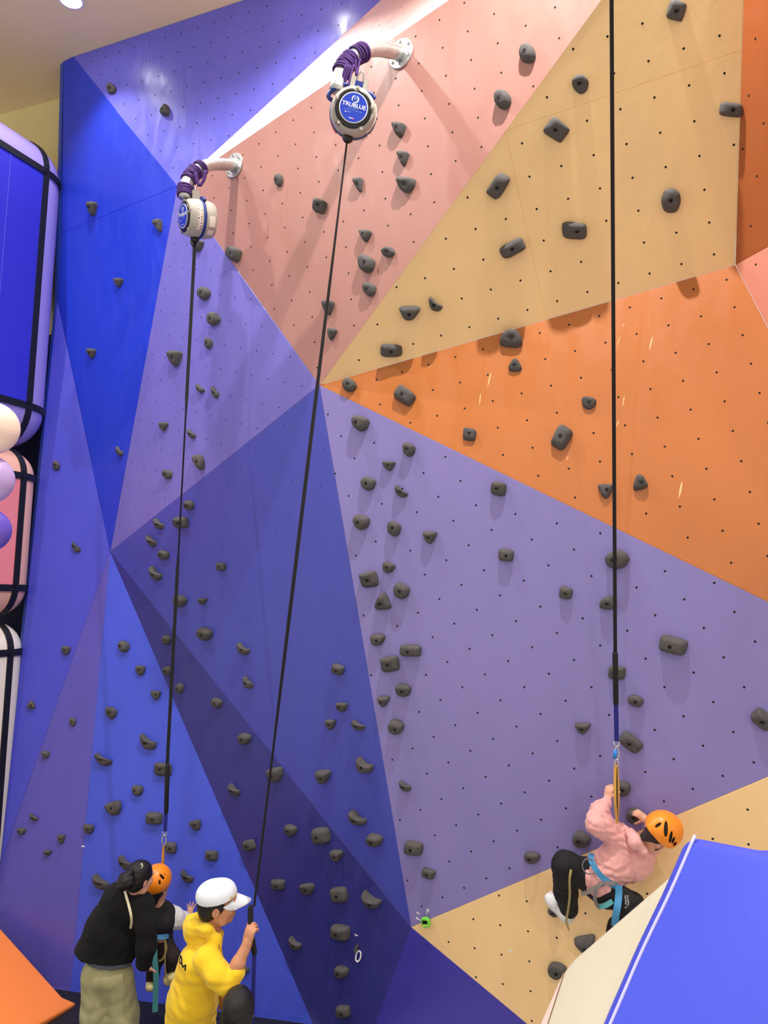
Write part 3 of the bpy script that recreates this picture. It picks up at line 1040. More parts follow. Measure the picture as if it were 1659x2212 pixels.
LR = belay_device(763, 246, 5.12, (.06, -1, -.34), 11, 'grey auto belay device facing forward with round blue badge, on the upper arm')
LL = belay_device(428, 473, DL + .02, (-.86, -.60, -.16), 13, 'grey auto belay device turned sideways, hanging on the left arm')


# ------------------------------------------------------------------ belay lines
def line_strip(p0, p1, width, twist, n=30):
    pts = [p0 + (p1 - p0) * i / n for i in range(n + 1)]
    wd = [math.cos(twist(i / n)) * img(1, 0, 0) + math.sin(twist(i / n)) * img(0, 0, 1) for i in range(n + 1)]
    return ribbon_geo(pts, width, .0035, wd)


def oval(c, rx, ry, r, right, up, n=24):
    return tube_geo([c + right * rx * math.cos(q) + up * ry * math.sin(q) for q in np.linspace(0, 2 * math.pi, n + 1)[:-1]], r, 7, True)


RT, UP = img(1, 0, 0), np.array([0, 0, 1.0])
# right-hand line with its climber
a0, a1 = W(1329, 1414, 4.72), W(1321, 0, 4.12)
top = a1 + (a1 - a0) * ((zc - a1[2]) / (a1[2] - a0[2]))
t = empty('belay_line', W(1332, 1650, 4.76))
tag(t, 'taut black belay line on the right that holds the pink-clad climber', 'rope')
adopt(t, mesh_obj('webbing', *line_strip(a0, top, .024, lambda s_: .25), MT['black']))
adopt(t, mesh_obj('grip_sleeve', *tube_geo([W(1328.5, 1408, 4.715), W(1328.8, 1412, 4.717), W(1330.5, 1518, 4.745), W(1330.7, 1522, 4.746)], [.013, .0175, .0165, .013], 14), MT['black'], None, True))
adopt(t, mesh_obj('blue_sleeve', *ribbon_geo([W(1330.5, 1515, 4.744), W(1332, 1601, 4.762)], .026, .011, RT), MT['navyweb']))
adopt(t, mesh_obj('swivel_ring', *oval(W(1332, 1606, 4.762), .017, .017, .0045, RT, UP), MT['chrome'], None, True))
adopt(t, mesh_obj('carabiner', *oval(W(1332, 1628, 4.76), .013, .038, .0045, RT, UP), MT['chrome'], None, True))
adopt(t, mesh_obj('gate_sleeve', *tube_geo([W(1329.5, 1620, 4.755), W(1327.8, 1638, 4.755)], .0105, 10), MT['rubberblue'], None, True))
adopt(t, mesh_obj('carabiner', *oval(W(1331.5, 1648, 4.757), .011, .022, .004, RT, UP), MT['chrome'], None, True))
for dx, m_, d_ in ((-3.5, 'lanyard', 0), (3.2, 'lanyard', .006), (0, 'black', .003)):
    adopt(t, mesh_obj('lanyard', *ribbon_geo(smooth_path([W(1331 + dx * .5, 1648, 4.757 + d_), W(1332 + dx, 1690, 4.75 + d_), W(1332.5 + dx, 1735, 4.745 + d_), W(1333, 1778, 4.78)], 6), .017 if m_ == 'lanyard' else .012, .004, nrm(RT + img(0, 0, .5 * (1 if dx > 0 else -1)))), MT[m_]))
# left-hand line with the child
nz = LL(0, -.152 * 1.28, .03)
e0 = W(361, 1655, 6.16)
t = empty('belay_line', W(356, 1800, 6.16))
tag(t, 'taut black belay line on the left that runs down to the helmeted child', 'rope')
adopt(t, mesh_obj('webbing', *line_strip(nz, e0, .027, lambda s_: .3 + (1.1 if .3 < s_ < .62 else 0)), MT['black']))
adopt(t, mesh_obj('grip_sleeve', *tube_geo([W(362, 1650, 6.16), W(361.7, 1655, 6.16), W(359, 1752, 6.16), W(358.6, 1757, 6.16)], [.012, .0195, .0185, .012], 12), MT['black'], None, True))
adopt(t, mesh_obj('blue_sleeve', *ribbon_geo([W(358.6, 1752, 6.16), W(356.5, 1796, 6.16)], .028, .011, RT), MT['navyweb']))
adopt(t, mesh_obj('swivel_ring', *oval(W(356, 1800, 6.16), .016, .016, .0045, RT, UP), MT['chrome'], None, True))
adopt(t, mesh_obj('carabiner', *oval(W(354.5, 1815, 6.16), .016, .045, .0055, RT, UP), MT['chrome'], None, True))
adopt(t, mesh_obj('lanyard', *ribbon_geo([W(353, 1828, 6.16), W(350.5, 1872, 6.19), W(349, 1900, 6.26)], .017, .004, RT), MT['lanyard']))
adopt(t, mesh_obj('lanyard', *ribbon_geo([W(355, 1828, 6.17), W(353, 1872, 6.2), W(350, 1900, 6.27)], .012, .004, RT), MT['khakiweb']))
# middle line held by the man in yellow
nz = LR(0, -.152 * 1.28, .03)
m0, m1, m2 = W(548, 1955, 4.73), W(551, 2062, 4.70), W(546, 2240, 4.66)
t = empty('belay_line', m1)
tag(t, 'slanting black belay line in the middle pulled by the man in yellow', 'rope')
adopt(t, mesh_obj('webbing', *line_strip(nz, W(549, 1958, 4.73), .024, lambda s_: 1.25 - 1.0 * min(1, max(0, (s_ - .08) * 3)) + (.9 if s_ > .55 else 0) * min(1, (s_ - .55) * 4), 40), MT['black']))
adopt(t, mesh_obj('grip_sleeve', *tube_geo([W(541.5, 1956, 4.735), W(541, 1960, 4.735), W(541, 2005, 4.72), W(549.5, 2058, 4.70), W(550, 2062, 4.70)], [.012, .0175, .0175, .0175, .012], 12), MT['black'], None, True))
adopt(t, mesh_obj('blue_sleeve', *ribbon_geo([W(549.5, 2058, 4.70), W(547, 2140, 4.69), W(545, 2230, 4.68)], .024, .010, RT), MT['navyweb']))
adopt(t, mesh_obj('carabiner', *oval(W(545, 2242, 4.68), .016, .045, .0055, RT, UP), MT['chrome'], None, True))

# ------------------------------------------------------------------ small things on the wall
pl = PL['purple']
n = pl.n
upw = nrm(np.array([0, 0, 1.0]) - n * n[2])
sd = nrm(np.cross(upw, n))
q = math.radians(-12)
tc = pl.at(923, 1988) + n * .03
tu, tr = math.cos(q) * upw + math.sin(q) * sd, math.cos(q) * sd - math.sin(q) * upw
t = empty('kitchen_timer', tc)
tag(t, 'small green digital timer hanging where purple meets lower yellow panel', 'timer')
body = rounded([(-1, -1), (1, -1), (1, 1), (-1, 1)], 2)
V = [tc + tr * a * .034 + tu * b * .036 + n * z_ for z_, k in ((-.012, 1), (.010, 1), (.014, .9)) for a, b in [(x * k, y * k) for x, y in body]]
m = len(body)
Fc = [tuple(range(m))[::-1], tuple(2 * m + k for k in range(m))] + [(i * m + k, i * m + (k + 1) % m, (i + 1) * m + (k + 1) % m, (i + 1) * m + k) for i in range(2) for k in range(m)]
adopt(t, mesh_obj('case', V, Fc, MT['green']))
adopt(t, mesh_obj('display', *box_geo(tc + tu * .008 + n * .0145, tr * .021, tu * .012, n * .001), MT['lcd']))
for k in (-1, 0, 1):
    adopt(t, mesh_obj('button', *lathe_geo(tc + tr * .017 * k - tu * .019 + n * .013, n, [(.0055, 0), (.0055, .004), (.003, .005)], 12), MT['button']))
hk = empty('adhesive_hook', pl.at(924, 1967))
tag(hk, 'small clear adhesive hook above the green timer', 'hook')
adopt(hk, mesh_obj('pad', *lathe_geo(pl.at(924, 1967), n, [(.012, 0), (.012, .005), (.009, .007)], 16), MT['clear']))
adopt(hk, mesh_obj('stem', *tube_geo([pl.at(924, 1967) + n * .006, pl.at(924, 1972) + n * .02, pl.at(924, 1979) + n * .026], .0022, 8), MT['chrome']))
for x, y, w_, h_, lb in ((904, 1973, 9, 4, 'upper scrap of white tape left of the green timer'), (904, 1985, 11, 5.5, 'lower scrap of white tape left of the green timer')):
    c = pl.at(x, y)
    k = pl.depth(x, y) / F / 2
    pts = [(-1, -.8), (-.3, -1), (.2, -.3), (1, .1), (.9, .8), (.1, .7), (-.4, .9), (-1, .6)]
    V = [c + n * z_ + sd * a * w_ * k - upw * (b + a * .5) * h_ * k for z_ in (0.0005, .0015) for a, b in pts]
    Fc = [tuple(range(8))[::-1], tuple(range(8, 16))] + [(i, (i + 1) % 8, 8 + (i + 1) % 8, 8 + i) for i in range(8)]
    tag(mesh_obj('tape_scrap', V, Fc, MT['tape']), lb, 'tape')
for x, y, key, lb in ((180, 1828, 'azure', 'scrap of white tape on the azure panel near its left edge'), (1103, 2054, 'yellow_low', 'scrap of white tape on the lower yellow panel'), (770, 2020, 'navy', 'scrap of white tape above the loose carabiner')):
    p_ = PL[key]
    c = p_.at(x, y)
    u_ = nrm(np.array([0, 0, 1.0]) - p_.n * p_.n[2])
    s_ = np.cross(u_, p_.n)
    V = [c + p_.n * z_ + s_ * a * .017 + u_ * b * .008 for z_ in (.0005, .0015) for a, b in ((-1, -.6), (.1, -1), (1, -.2), (.8, .8), (-.3, .4), (-1, .9))]
    Fc = [tuple(range(6))[::-1], tuple(range(6, 12))] + [(i, (i + 1) % 6, 6 + (i + 1) % 6, 6 + i) for i in range(6)]
    tag(mesh_obj('tape_scrap', V, Fc, MT['tape']), lb, 'tape')
p_ = PL['navy']
c = p_.at(777, 2063) + p_.n * .02
u_ = nrm(img(.28, -1, 0))
s_ = nrm(np.cross(u_, p_.n))
t = empty('wall_carabiner', c)
tag(t, 'white oval carabiner hanging on the dark navy panel', 'carabiner')
adopt(t, mesh_obj('ring', *oval(c, .021, .043, .006, s_, u_), MT['white'], None, True))
adopt(t, mesh_obj('hanger', *box_geo(p_.at(772, 2047) + p_.n * .012, s_ * .01, u_ * .03, p_.n * .012), MT['hold']))

# pale scuffs on the orange panel
for x, y, ln, wd_, an in ((1406, 742, 34, 3.2, -76), (1347, 866, 26, 2.4, -80), (1336, 738, 26, 1.6, -75), (1347, 702, 10, 1.5, -70), (1334, 915, 16, 2.6, -68), (1470, 1058, 40, 5, -78), (1385, 985, 0, 0, 0), (1057, 820, 34, 3.0, -76), (1037, 862, 26, 2.6, -84), (1226, 990, 10, 2, -70)):
    if not ln:
        continue
    pl = PL['orange']
    k = math.radians(an)
    ex, ey = (math.cos(k), math.sin(k)), (-math.sin(k), math.cos(k))
    V = []
    for z_ in (.0004, .0009):
        for a, b in ((-1, 0), (-.4, -.8), (.5, -1), (1, -.1), (.6, .7), (-.3, 1)):
            px, py = a * ln / 2, b * wd_ / 2
            V.append(pl.at(x + px * ex[0] + py * ey[0], y + px * ex[1] + py * ey[1]) + pl.n * z_)
    o = mesh_obj('scuff_mark', V, [tuple(range(6))[::-1], tuple(range(6, 12))] + [(i, (i + 1) % 6, 6 + (i + 1) % 6, 6 + i) for i in range(6)], MT['scuff'])
    adopt(P['orange'], o)
# ------------------------------------------------------------------ viewing platform under the camera (below the frame)
quad('floor_platform', [(0.2, -4, 1.75), (5.5, -4, 1.75), (5.5, 2.75, 1.75), (0.2, 2.75, 1.75)], MT['floor'], 0.25, (0, 0, -1))


def solid(name, front, depthv, m, label=None, cat=None, bev=0.03, parent=None):
    """prism: front outline pushed back along depthv, with soft rounded edges"""
    front = [np.array(p, float) for p in front]
    k = len(front)
    V = front + [p + np.array(depthv) for p in front]
    Fc = [tuple(range(k)), tuple(range(k, 2 * k))[::-1]] + [(i, (i + 1) % k, k + (i + 1) % k, k + i) for i in range(k)]
    me = bpy.data.meshes.new(name)
    me.from_pydata([tuple(map(float, v)) for v in V], [], Fc)
    bm = bmesh.new()
    bm.from_mesh(me)
    bmesh.ops.recalc_face_normals(bm, faces=bm.faces[:])
    bmesh.ops.bevel(bm, geom=bm.edges[:], offset=bev, segments=4, profile=.5, affect='EDGES')
    bm.to_mesh(me)
    bm.free()
    me.materials.append(m)
    me.polygons.foreach_set('use_smooth', [True] * len(me.polygons))
    o = bpy.data.objects.new(name, me)
    COL.objects.link(o)
    if parent:
        adopt(parent, o)
    if label:
        tag(o, label, cat)
    return o


# blue soft block at lower right: an upright wedge whose front leans back
bt = empty('soft_block', W(1500, 2212, 2.5))
tag(bt, 'large royal blue soft play block with pale piping at lower right', 'soft block')
fl = [W(1490, 1806, 2.55), W(1668, 1840, 2.28), W(2150, 1930, 2.2), W(2150, 2700, 1.95), W(1090, 2660, 2.2), W(1308, 2210, 2.38), W(1384, 2062, 2.45), W(1447, 1932, 2.5)]
bn = nrm(np.cross(fl[1] - fl[0], fl[5] - fl[0]))
if bn @ (CAM - fl[0]) < 0:
    bn = -bn
bd0 = fl[0] @ bn
fl = [p + bn * (bd0 - p @ bn) * 1.0 for p in fl]
solid('body', fl, img(.33, .50, 1.0) * .20, MT['padblue'], bev=.035, parent=bt)
edge = [fl[i] + bn * .001 for i in (4, 5, 6, 7, 0)]
edge = [p + nrm(fl[2] - fl[0]) * .022 for p in edge]
adopt(bt, mesh_obj('piping', *tube_geo(smooth_path(edge, 6), .0055, 8), MT['piping'], None, True))
# cream soft block behind it
ct = empty('soft_block', W(1300, 2212, 2.9))
tag(ct, 'cream soft play block tucked behind the big blue block', 'soft block')
cf = [W(1470, 1874, 2.95), W(1600, 2040, 2.95), W(1640, 2600, 2.75), W(1080, 2560, 2.78), W(1183, 2205, 2.86), W(1217, 2100, 2.88), W(1240, 2072, 2.89)]
cn = nrm(np.cross(cf[2] - cf[0], cf[4] - cf[0]))
if cn @ (CAM - cf[0]) < 0:
    cn = -cn
cf_pl = Plane(W(1470, 1874, 3.12), W(1217, 2100, 2.98), W(1183, 2205, 2.74))
cf = [cf_pl.at(*q) for q in ((1470, 1874), (1600, 2040), (1640, 2500), (1100, 2460), (1183, 2205), (1217, 2100), (1240, 2072))]
solid('body', cf, img(.16, .22, .30), MT['padcream'], bev=.02, parent=ct)
sp_ = [cf_pl.at(x, y) - cn * .012 for x, y in ((1219, 2103), (1186, 2206), (1104, 2460), (1086, 2460), (1171, 2212))]
solid('side_panel', sp_, img(.05, .08, .12), MT['padpink'], bev=.002, parent=ct)

# orange pad and black mat at lower left
op = [W(-260, 1722, 7.6), W(0, 2003, 6.85), W(135, 2153, 6.42), W(166, 2166, 6.42), W(84, 2213, 6.05), W(-120, 2330, 5.3), W(-420, 2330, 5.3)]
on_ = nrm(np.cross(op[2] - op[1], op[4] - op[1]))
if on_ @ (CAM - op[0]) < 0:
    on_ = -on_
op_pl = Plane(op[1], op[2], op[4])
op = [op_pl.at(*q) for q in ((-30, 1969), (0, 2003), (135, 2153), (166, 2166), (84, 2213), (-10, 2268), (-60, 2240))]
solid('wedge_pad', op, -on_ * .07 + np.array([0, 0, -.02]), MT['orangevinyl'], 'bright orange vinyl wedge pad at the lower left corner', 'pad', bev=.02)
bm0 = [L4f + np.array([.05, -.1, 0]), BLf + np.array([0, -.06, 0]), B1f + np.array([0, -.06, 0]), B2f + np.array([0, -.08, 0]), B2f + np.array([.1, -2.6, 0]), np.array([-4.4, 3.4, 0])]
bm0 = [np.array([p[0], p[1], 0.05]) for p in bm0]
solid('floor_mat', bm0, (0, 0, -.048), MT['blackmat'], 'black vinyl floor mat along the foot of the wall', 'mat', bev=.012)

# ------------------------------------------------------------------ padded tower of three blocks at the left
E1 = np.array([.41, .91, 0.0])
E1 = nrm(E1)
N1 = np.array([E1[1], -E1[0], 0])
PC = W(100, 372, 7.8)
PC[2] = 0


def tower_block(zl, zh, r, mface, medge, label, shift=0.0, LF=1.5, DF=1.0):
    """rounded block; zl, zh: heights of its two strap lines"""
    far = PC + E1 * shift
    cc = far - E1 * LF / 2 - N1 * (DF / 2 + r)
    c = np.array([cc[0], cc[1], (zl + zh) / 2])
    t = empty('padded_block', (c[0], c[1], zl - r))
    tag(t, label, 'padded block')
    hx, hy, hz = LF / 2 , DF / 2 , (zh - zl) / 2
    # rounded edges: a fully bevelled box without its flat faces (those are separate panels)
    bm = bmesh.new()
    bmesh.ops.create_cube(bm, size=2.0)
    for v in bm.verts:
        v.co = Vector((v.co.x * (hx + r), v.co.y * (hy + r), v.co.z * (hz + r)))
    bmesh.ops.bevel(bm, geom=bm.edges[:], offset=r, segments=8, profile=.5, affect='EDGES')
    bmesh.ops.delete(bm, geom=sorted(bm.faces, key=lambda f: -f.calc_area())[:0], context='FACES')
    for v in bm.verts:
        p = c + E1 * v.co.x + N1 * v.co.y + UP * v.co.z
        v.co = Vector(p.tolist())
    bmesh.ops.recalc_face_normals(bm, faces=bm.faces[:])
    me = bpy.data.meshes.new('edge_padding')
    bm.to_mesh(me)
    bm.free()
    me.materials.append(medge)
    me.polygons.foreach_set('use_smooth', [True] * len(me.polygons))
    o = bpy.data.objects.new('edge_padding', me)
    COL.objects.link(o)
    adopt(t, o)
    th = .02
    for ax, sgn, (a_, ha), (b_, hb), hh in ((N1, 1, (E1, hx), (UP, hz), hy), (N1, -1, (E1, hx), (UP, hz), hy), (E1, 1, (N1, hy), (UP, hz), hx), (E1, -1, (N1, hy), (UP, hz), hx), (UP, 1, (E1, hx), (N1, hy), hz), (UP, -1, (E1, hx), (N1, hy), hz)):
        fc = c + ax * sgn * (hh + r - th / 2 + .003)
        is_main = ax is N1
        adopt(t, mesh_obj('face_panel', *box_geo(fc, a_ * (ha + .002), b_ * (hb + .002), ax * (th / 2)), mface if is_main else medge))
        # strap cross lines over the rounded corners beside the panel
    # straps: two level loops, and upright loops at both ends
    def rrect(ax1, h1, ax2, h2, centre):
        pts = []
        for (s1, s2, a0) in ((1, 1, 0), (-1, 1, .5), (-1, -1, 1), (1, -1, 1.5)):
            for q in np.linspace(a0 * math.pi, (a0 + .5) * math.pi, 9):
                pts.append(centre + ax1 * (s1 * h1 + (r + .006) * math.cos(q)) + ax2 * (s2 * h2 + (r + .006) * math.sin(q)))
        return pts

    def strap(pts, wd):
        V, Fc = [], []
        n = len(pts)
        ctr = sum(pts) / n
        for i, p in enumerate(pts):
            tt = nrm(pts[(i + 1) % n] - pts[i - 1])
            nn = np.cross(tt, wd)
            if nn @ (p - ctr) < 0:
                nn = -nn
            for a, b in ((-1, -1), (1, -1), (1, 1), (-1, 1)):
                V.append(p + wd * a * .033 + nn * b * .008)
        for i in range(n):
            j = (i + 1) % n
            for k in range(4):
                l = (k + 1) % 4
                Fc.append((i * 4 + k, i * 4 + l, j * 4 + l, j * 4 + k))
        adopt(t, mesh_obj('strap', V, Fc, MT['stackband']))
    for sz in (-1, 1):
        strap(rrect(E1, hx, N1, hy, c + UP * sz * hz), UP)
    for se in (-1, 1):
        strap(rrect(N1, hy, UP, hz, c + E1 * se * hx), E1)
    # seam on the visible face
    adopt(t, mesh_obj('seam', *tube_geo([c + N1 * (hy + r + .001) + E1 * (hx - .42) - UP * hz, c + N1 * (hy + r + .001) + E1 * (hx - .42) + UP * hz], .006, 6), mface))
    return t


tower_block(5.34, 7.79, .40, MT['stackblue'], MT['stacklilac'], 'topmost padded block of the tower, royal blue with lilac rounded edges')
tower_block(3.54, 4.635, .28, MT['stackpink'], MT['stackpeach'], 'middle padded block of the tower, rose pink with peach edges')
tower_block(.30, 2.92, .29, MT['stackcream'], MT['stackcream'], 'lowest padded block of the tower, ivory with black straps')

# ------------------------------------------------------------------ balloons on a stand at the left edge
bs = empty('balloon_stand', (0, 0, 0))
px_ = W(-60, 1100, 3.2)
bs.location = (px_[0], px_[1], 0)
tag(bs, 'slim white stand carrying the balloons at the left edge', 'stand')
adopt(bs, mesh_obj('pole', *tube_geo([(px_[0], px_[1], 0.02), (px_[0], px_[1], 4.3)], .012, 10), MT['lamptrim']))
adopt(bs, mesh_obj('base', *lathe_geo((px_[0], px_[1], 0), (0, 0, 1), [(.22, 0), (.22, .02), (.05, .04)], 28), MT['lamptrim']))
for x, y, rpx, m_, lb in ((-20, 925, 57, 'balloonpeach', 'pale peach balloon, highest at the left edge'), (-27, 1036, 53, 'balloonlilac', 'lilac balloon below the peach one at the left edge'),
                         (-27, 1146, 47, 'balloonviolet', 'violet balloon, lowest of three at the left edge')):
    c = W(x, y, 3.0)
    r = rpx * 3.0 / F
    t = empty('balloon', c)
    tag(t, lb, 'balloon', 'balloons at the left edge')
    tail = nrm(img(-1, .1, .35))
    A = frame_of(tail)
    adopt(t, mesh_obj('skin', *sphere_geo(c, (r, r, r * 1.05), (A[0], A[1], tail), 32, 20), MT[m_], None, True))
    adopt(t, mesh_obj('knot', *lathe_geo(c + tail * r * 1.03, tail, [(.004, 0), (.010, .012), (.004, .02), (.009, .03)], 10), MT[m_]))

# added navy sheet behind the tower, its colour stands for the wall's shaded side
quad('shade_sheet_1', [(pa[0], pa[1], 0) - nb * .02, (pb[0], pb[1], 0) - nb * .02, (pb[0], pb[1], 6.3) - nb * .02, (pa[0], pa[1], 6.3) - nb * .02], MT['shadenavy'], 0.015, nb)
# ------------------------------------------------------------------ people: implicit-surface modelling helpers
def Cc(a, b, ra, rb=None, k=.02):
    return ('c', np.array(a, float), np.array(b, float), ra, ra if rb is None else rb, k, 1)


def Ee(c, r, ax=None, k=.02):
    A = np.eye(3) if ax is None else np.array([nrm(q) for q in ax])
    return ('e', np.array(c, float), np.array(r, float), A, None, k, 1)


def Bx(c, h, ax=None, rd=.01, k=.01):
    A = np.eye(3) if ax is None else np.array([nrm(q) for q in ax])
    return ('b', np.array(c, float), np.array(h, float), A, rd, k, 1)


def Minus(p):
    return p[:-1] + (-1,)


def Half(pt, n):
    return ('h', np.array(pt, float), nrm(n), None, None, 0, 0)


def chain(pts, rads, k=.02):
    return [Cc(pts[i], pts[i + 1], rads[i], rads[i + 1], k) for i in range(len(pts) - 1)]


def sdf_eval(prims, X, wav):
    d = np.full(len(X), 9.0, np.float32)
    for p in prims:
        t = p[0]
        if t == 'c':
            a, b, ra, rb = p[1:5]
            ab = b - a
            h = np.clip(((X - a) @ ab) / max(ab @ ab, 1e-9), 0, 1)
            e = np.linalg.norm(X - a - h[:, None] * ab, axis=1) - (ra + (rb - ra) * h)
        elif t == 'e':
            q = (X - p[1]) @ p[3].T
            k0 = np.linalg.norm(q / p[2], axis=1)
            k1 = np.linalg.norm(q / (p[2] ** 2), axis=1) + 1e-9
            e = k0 * (k0 - 1) / k1
        elif t == 'b':
            q = np.abs((X - p[1]) @ p[3].T) - (p[2] - p[4])
            e = np.linalg.norm(np.maximum(q, 0), axis=1) + np.minimum(q.max(1), 0) - p[4]
        elif t == 'h':
            d = np.maximum(d, (X - p[1]) @ p[2])
            continue
        k = p[5]
        if p[6] < 0:
            d = np.maximum(d, -e)
        elif k > 0:
            hh = np.clip(.5 + .5 * (d - e) / k, 0, 1)
            d = d * (1 - hh) + e * hh - k * hh * (1 - hh)
        else:
            d = np.minimum(d, e)
    if wav is not None:
        amp, freq, seed = wav
        rg = np.random.RandomState(seed)
        s_ = 0
        for i in range(4):
            dr = rg.normal(size=3)
            dr /= np.linalg.norm(dr)
            dr2 = rg.normal(size=3)
            s_ = s_ + (1.27 - 2 * np.abs(np.sin((X @ dr) * freq * .5 * (1 + .5 * i) + 1.3 * np.sin((X @ dr2) * freq * .35 + i) + rg.uniform(0, 6)))) / (1 + .6 * i)
        d = d + amp * s_ * .5
    return d


def sdf_mesh(prims, res, wav=None, pad=None):
    lo, hi = np.full(3, 1e9), np.full(3, -1e9)
    for p in prims:
        if p[6] <= 0:
            continue
        if p[0] == 'c':
            r = max(p[3], p[4])
            for q in (p[1], p[2]):
                lo, hi = np.minimum(lo, q - r), np.maximum(hi, q + r)
        else:
            r = np.linalg.norm(p[2]) if p[0] == 'b' else p[2].max()
            lo, hi = np.minimum(lo, p[1] - r), np.maximum(hi, p[1] + r)
    pad = pad or (3 * res + .015)
    lo, hi = lo - pad, hi + pad
    B = 8
    nb = np.ceil((hi - lo) / (res * B)).astype(int)
    N = nb * B + 1
    bi = np.stack(np.meshgrid(*[np.arange(k) for k in nb], indexing='ij'), -1).reshape(-1, 3)
    cen = lo + (bi + .5) * B * res
    dc = sdf_eval(prims, cen, None)
    act = bi[np.abs(dc) < B * res * .5 * 1.8 + .02]
    val = np.full(tuple(N), 1.0, np.float32)
    full = bi[dc <= -(B * res * .5 * 1.8 + .02)]
    for q in full:
        val[q[0] * B:q[0] * B + B + 1, q[1] * B:q[1] * B + B + 1, q[2] * B:q[2] * B + B + 1] = -1
    loc = np.stack(np.meshgrid(*[np.arange(B + 1)] * 3, indexing='ij'), -1).reshape(-1, 3)
    for c0 in range(0, len(act), 400):
        ch = act[c0:c0 + 400]
        I = (ch[:, None, :] * B + loc[None]).reshape(-1, 3)
        val[I[:, 0], I[:, 1], I[:, 2]] = sdf_eval(prims, lo + I * res, wav)
    neg = val < 0
    c8 = sum(neg[dx:N[0] - 1 + dx, dy:N[1] - 1 + dy, dz:N[2] - 1 + dz].astype(np.int8) for dx in (0, 1) for dy in (0, 1) for dz in (0, 1))
    cells = np.argwhere((c8 > 0) & (c8 < 8))
    idm = np.full(tuple(N), -1, np.int64)
    idm[cells[:, 0], cells[:, 1], cells[:, 2]] = np.arange(len(cells))
    acc = np.zeros((len(cells), 3))
    cnt = np.zeros(len(cells))
    for ax in range(3):
        o1, o2 = [k for k in range(3) if k != ax]
        for a in (0, 1):
            for b in (0, 1):
                p0 = cells.copy()
                p0[:, o1] += a
                p0[:, o2] += b
                p1 = p0.copy()
                p1[:, ax] += 1
                v0 = val[p0[:, 0], p0[:, 1], p0[:, 2]]
                v1 = val[p1[:, 0], p1[:, 1], p1[:, 2]]
                m = (v0 < 0) != (v1 < 0)
                t = np.zeros(len(cells))
                t[m] = v0[m] / (v0[m] - v1[m])
                pt = p0 + t[:, None] * (p1 - p0)
                acc[m] += pt[m]
                cnt[m] += 1
    V = lo + acc / np.maximum(cnt, 1)[:, None] * res
    faces = []
    for ax in range(3):
        o1, o2 = [k for k in range(3) if k != ax]
        sl0 = [slice(1, -1)] * 3
        sl1 = [slice(1, -1)] * 3
        sl0[ax] = slice(0, -1)
        sl1[ax] = slice(1, None)
        ch = np.argwhere(neg[tuple(sl0)] != neg[tuple(sl1)])
        ch[:, o1] += 1
        ch[:, o2] += 1
        q = []
        for a, b in ((0, 0), (-1, 0), (-1, -1), (0, -1)):
            c = ch.copy()
            c[:, o1] += a
            c[:, o2] += b
            q.append(idm[c[:, 0], c[:, 1], c[:, 2]])
        q = np.stack(q, 1)
        faces.append(q[(q >= 0).all(1)])
    return V, np.concatenate(faces)


def blob(name, prims, m, parent, res=.008, wav=None, extra=()):
    V, Fc = sdf_mesh(prims, res, wav)
    for pr2, rs2 in extra:
        V2, F2 = sdf_mesh(pr2, rs2)
        Fc = np.concatenate([Fc, F2 + len(V)])
        V = np.concatenate([V, V2])
    me = bpy.data.meshes.new(name)
    me.from_pydata(V.tolist(), [], Fc.tolist())
    bm = bmesh.new()
    bm.from_mesh(me)
    bmesh.ops.recalc_face_normals(bm, faces=bm.faces[:])
    bm.to_mesh(me)
    bm.free()
    me.materials.append(m)
    me.polygons.foreach_set('use_smooth', [True] * len(me.polygons))
    o = bpy.data.objects.new(name, me)
    COL.objects.link(o)
    adopt(parent, o)
    return o


def rot(v, ax, a):
    ax = nrm(ax)
    return v * math.cos(a) + np.cross(ax, v) * math.sin(a) + ax * (ax @ v) * (1 - math.cos(a))


def hand(wrist, d, n, L, hand_side=1, curl=30, spread=.10, thumb=(.75, .65, 0), tcurl=15):
    """palm + five fingers. d: towards the fingers, n: out of the back of the hand"""
    d = nrm(d)
    n = nrm(n - (n @ d) * d)
    s = np.cross(d, n) * hand_side          # towards the thumb
    A = (d, s, n)
    out = [Cc(wrist - d * .12 * L, wrist + d * .08 * L, .125 * L, .125 * L, .02 * 1),
           Ee(wrist + d * .28 * L, (.27 * L, .215 * L, .11 * L), A, .012)]
    for i, (off, ln) in enumerate(((.155, .42), (.055, .47), (-.05, .44), (-.15, .35))):
        p = wrist + d * (.47 - .03 * abs(i - 1)) * L + s * off * L
        dd = nrm(d + s * (1.5 - i) * spread)
        ax = np.cross(n, dd)
        q0 = p
        for j, fr in enumerate((.45, .31, .24)):
            dd = rot(dd, ax, math.radians(curl if j else curl * .7)) if True else dd
            q1 = q0 + dd * ln * fr * L
            r0 = (.052, .046, .040)[j] * L
            out.append(Cc(q0, q1, r0, (.047, .041, .034)[j] * L, .004 if j else .008))
            q0 = q1
    p = wrist + d * .14 * L + s * .14 * L
    td = nrm(s * thumb[0] + d * thumb[1] + n * thumb[2])
    ax = np.cross(n, td)
    for j, ln in enumerate((.22, .19, .15)):
        q1 = p + td * ln * L
        out.append(Cc(p, q1, (.07, .055, .048)[j] * L, (.057, .05, .04)[j] * L, .008))
        p = q1
        td = rot(td, ax, math.radians(tcurl))
    return out


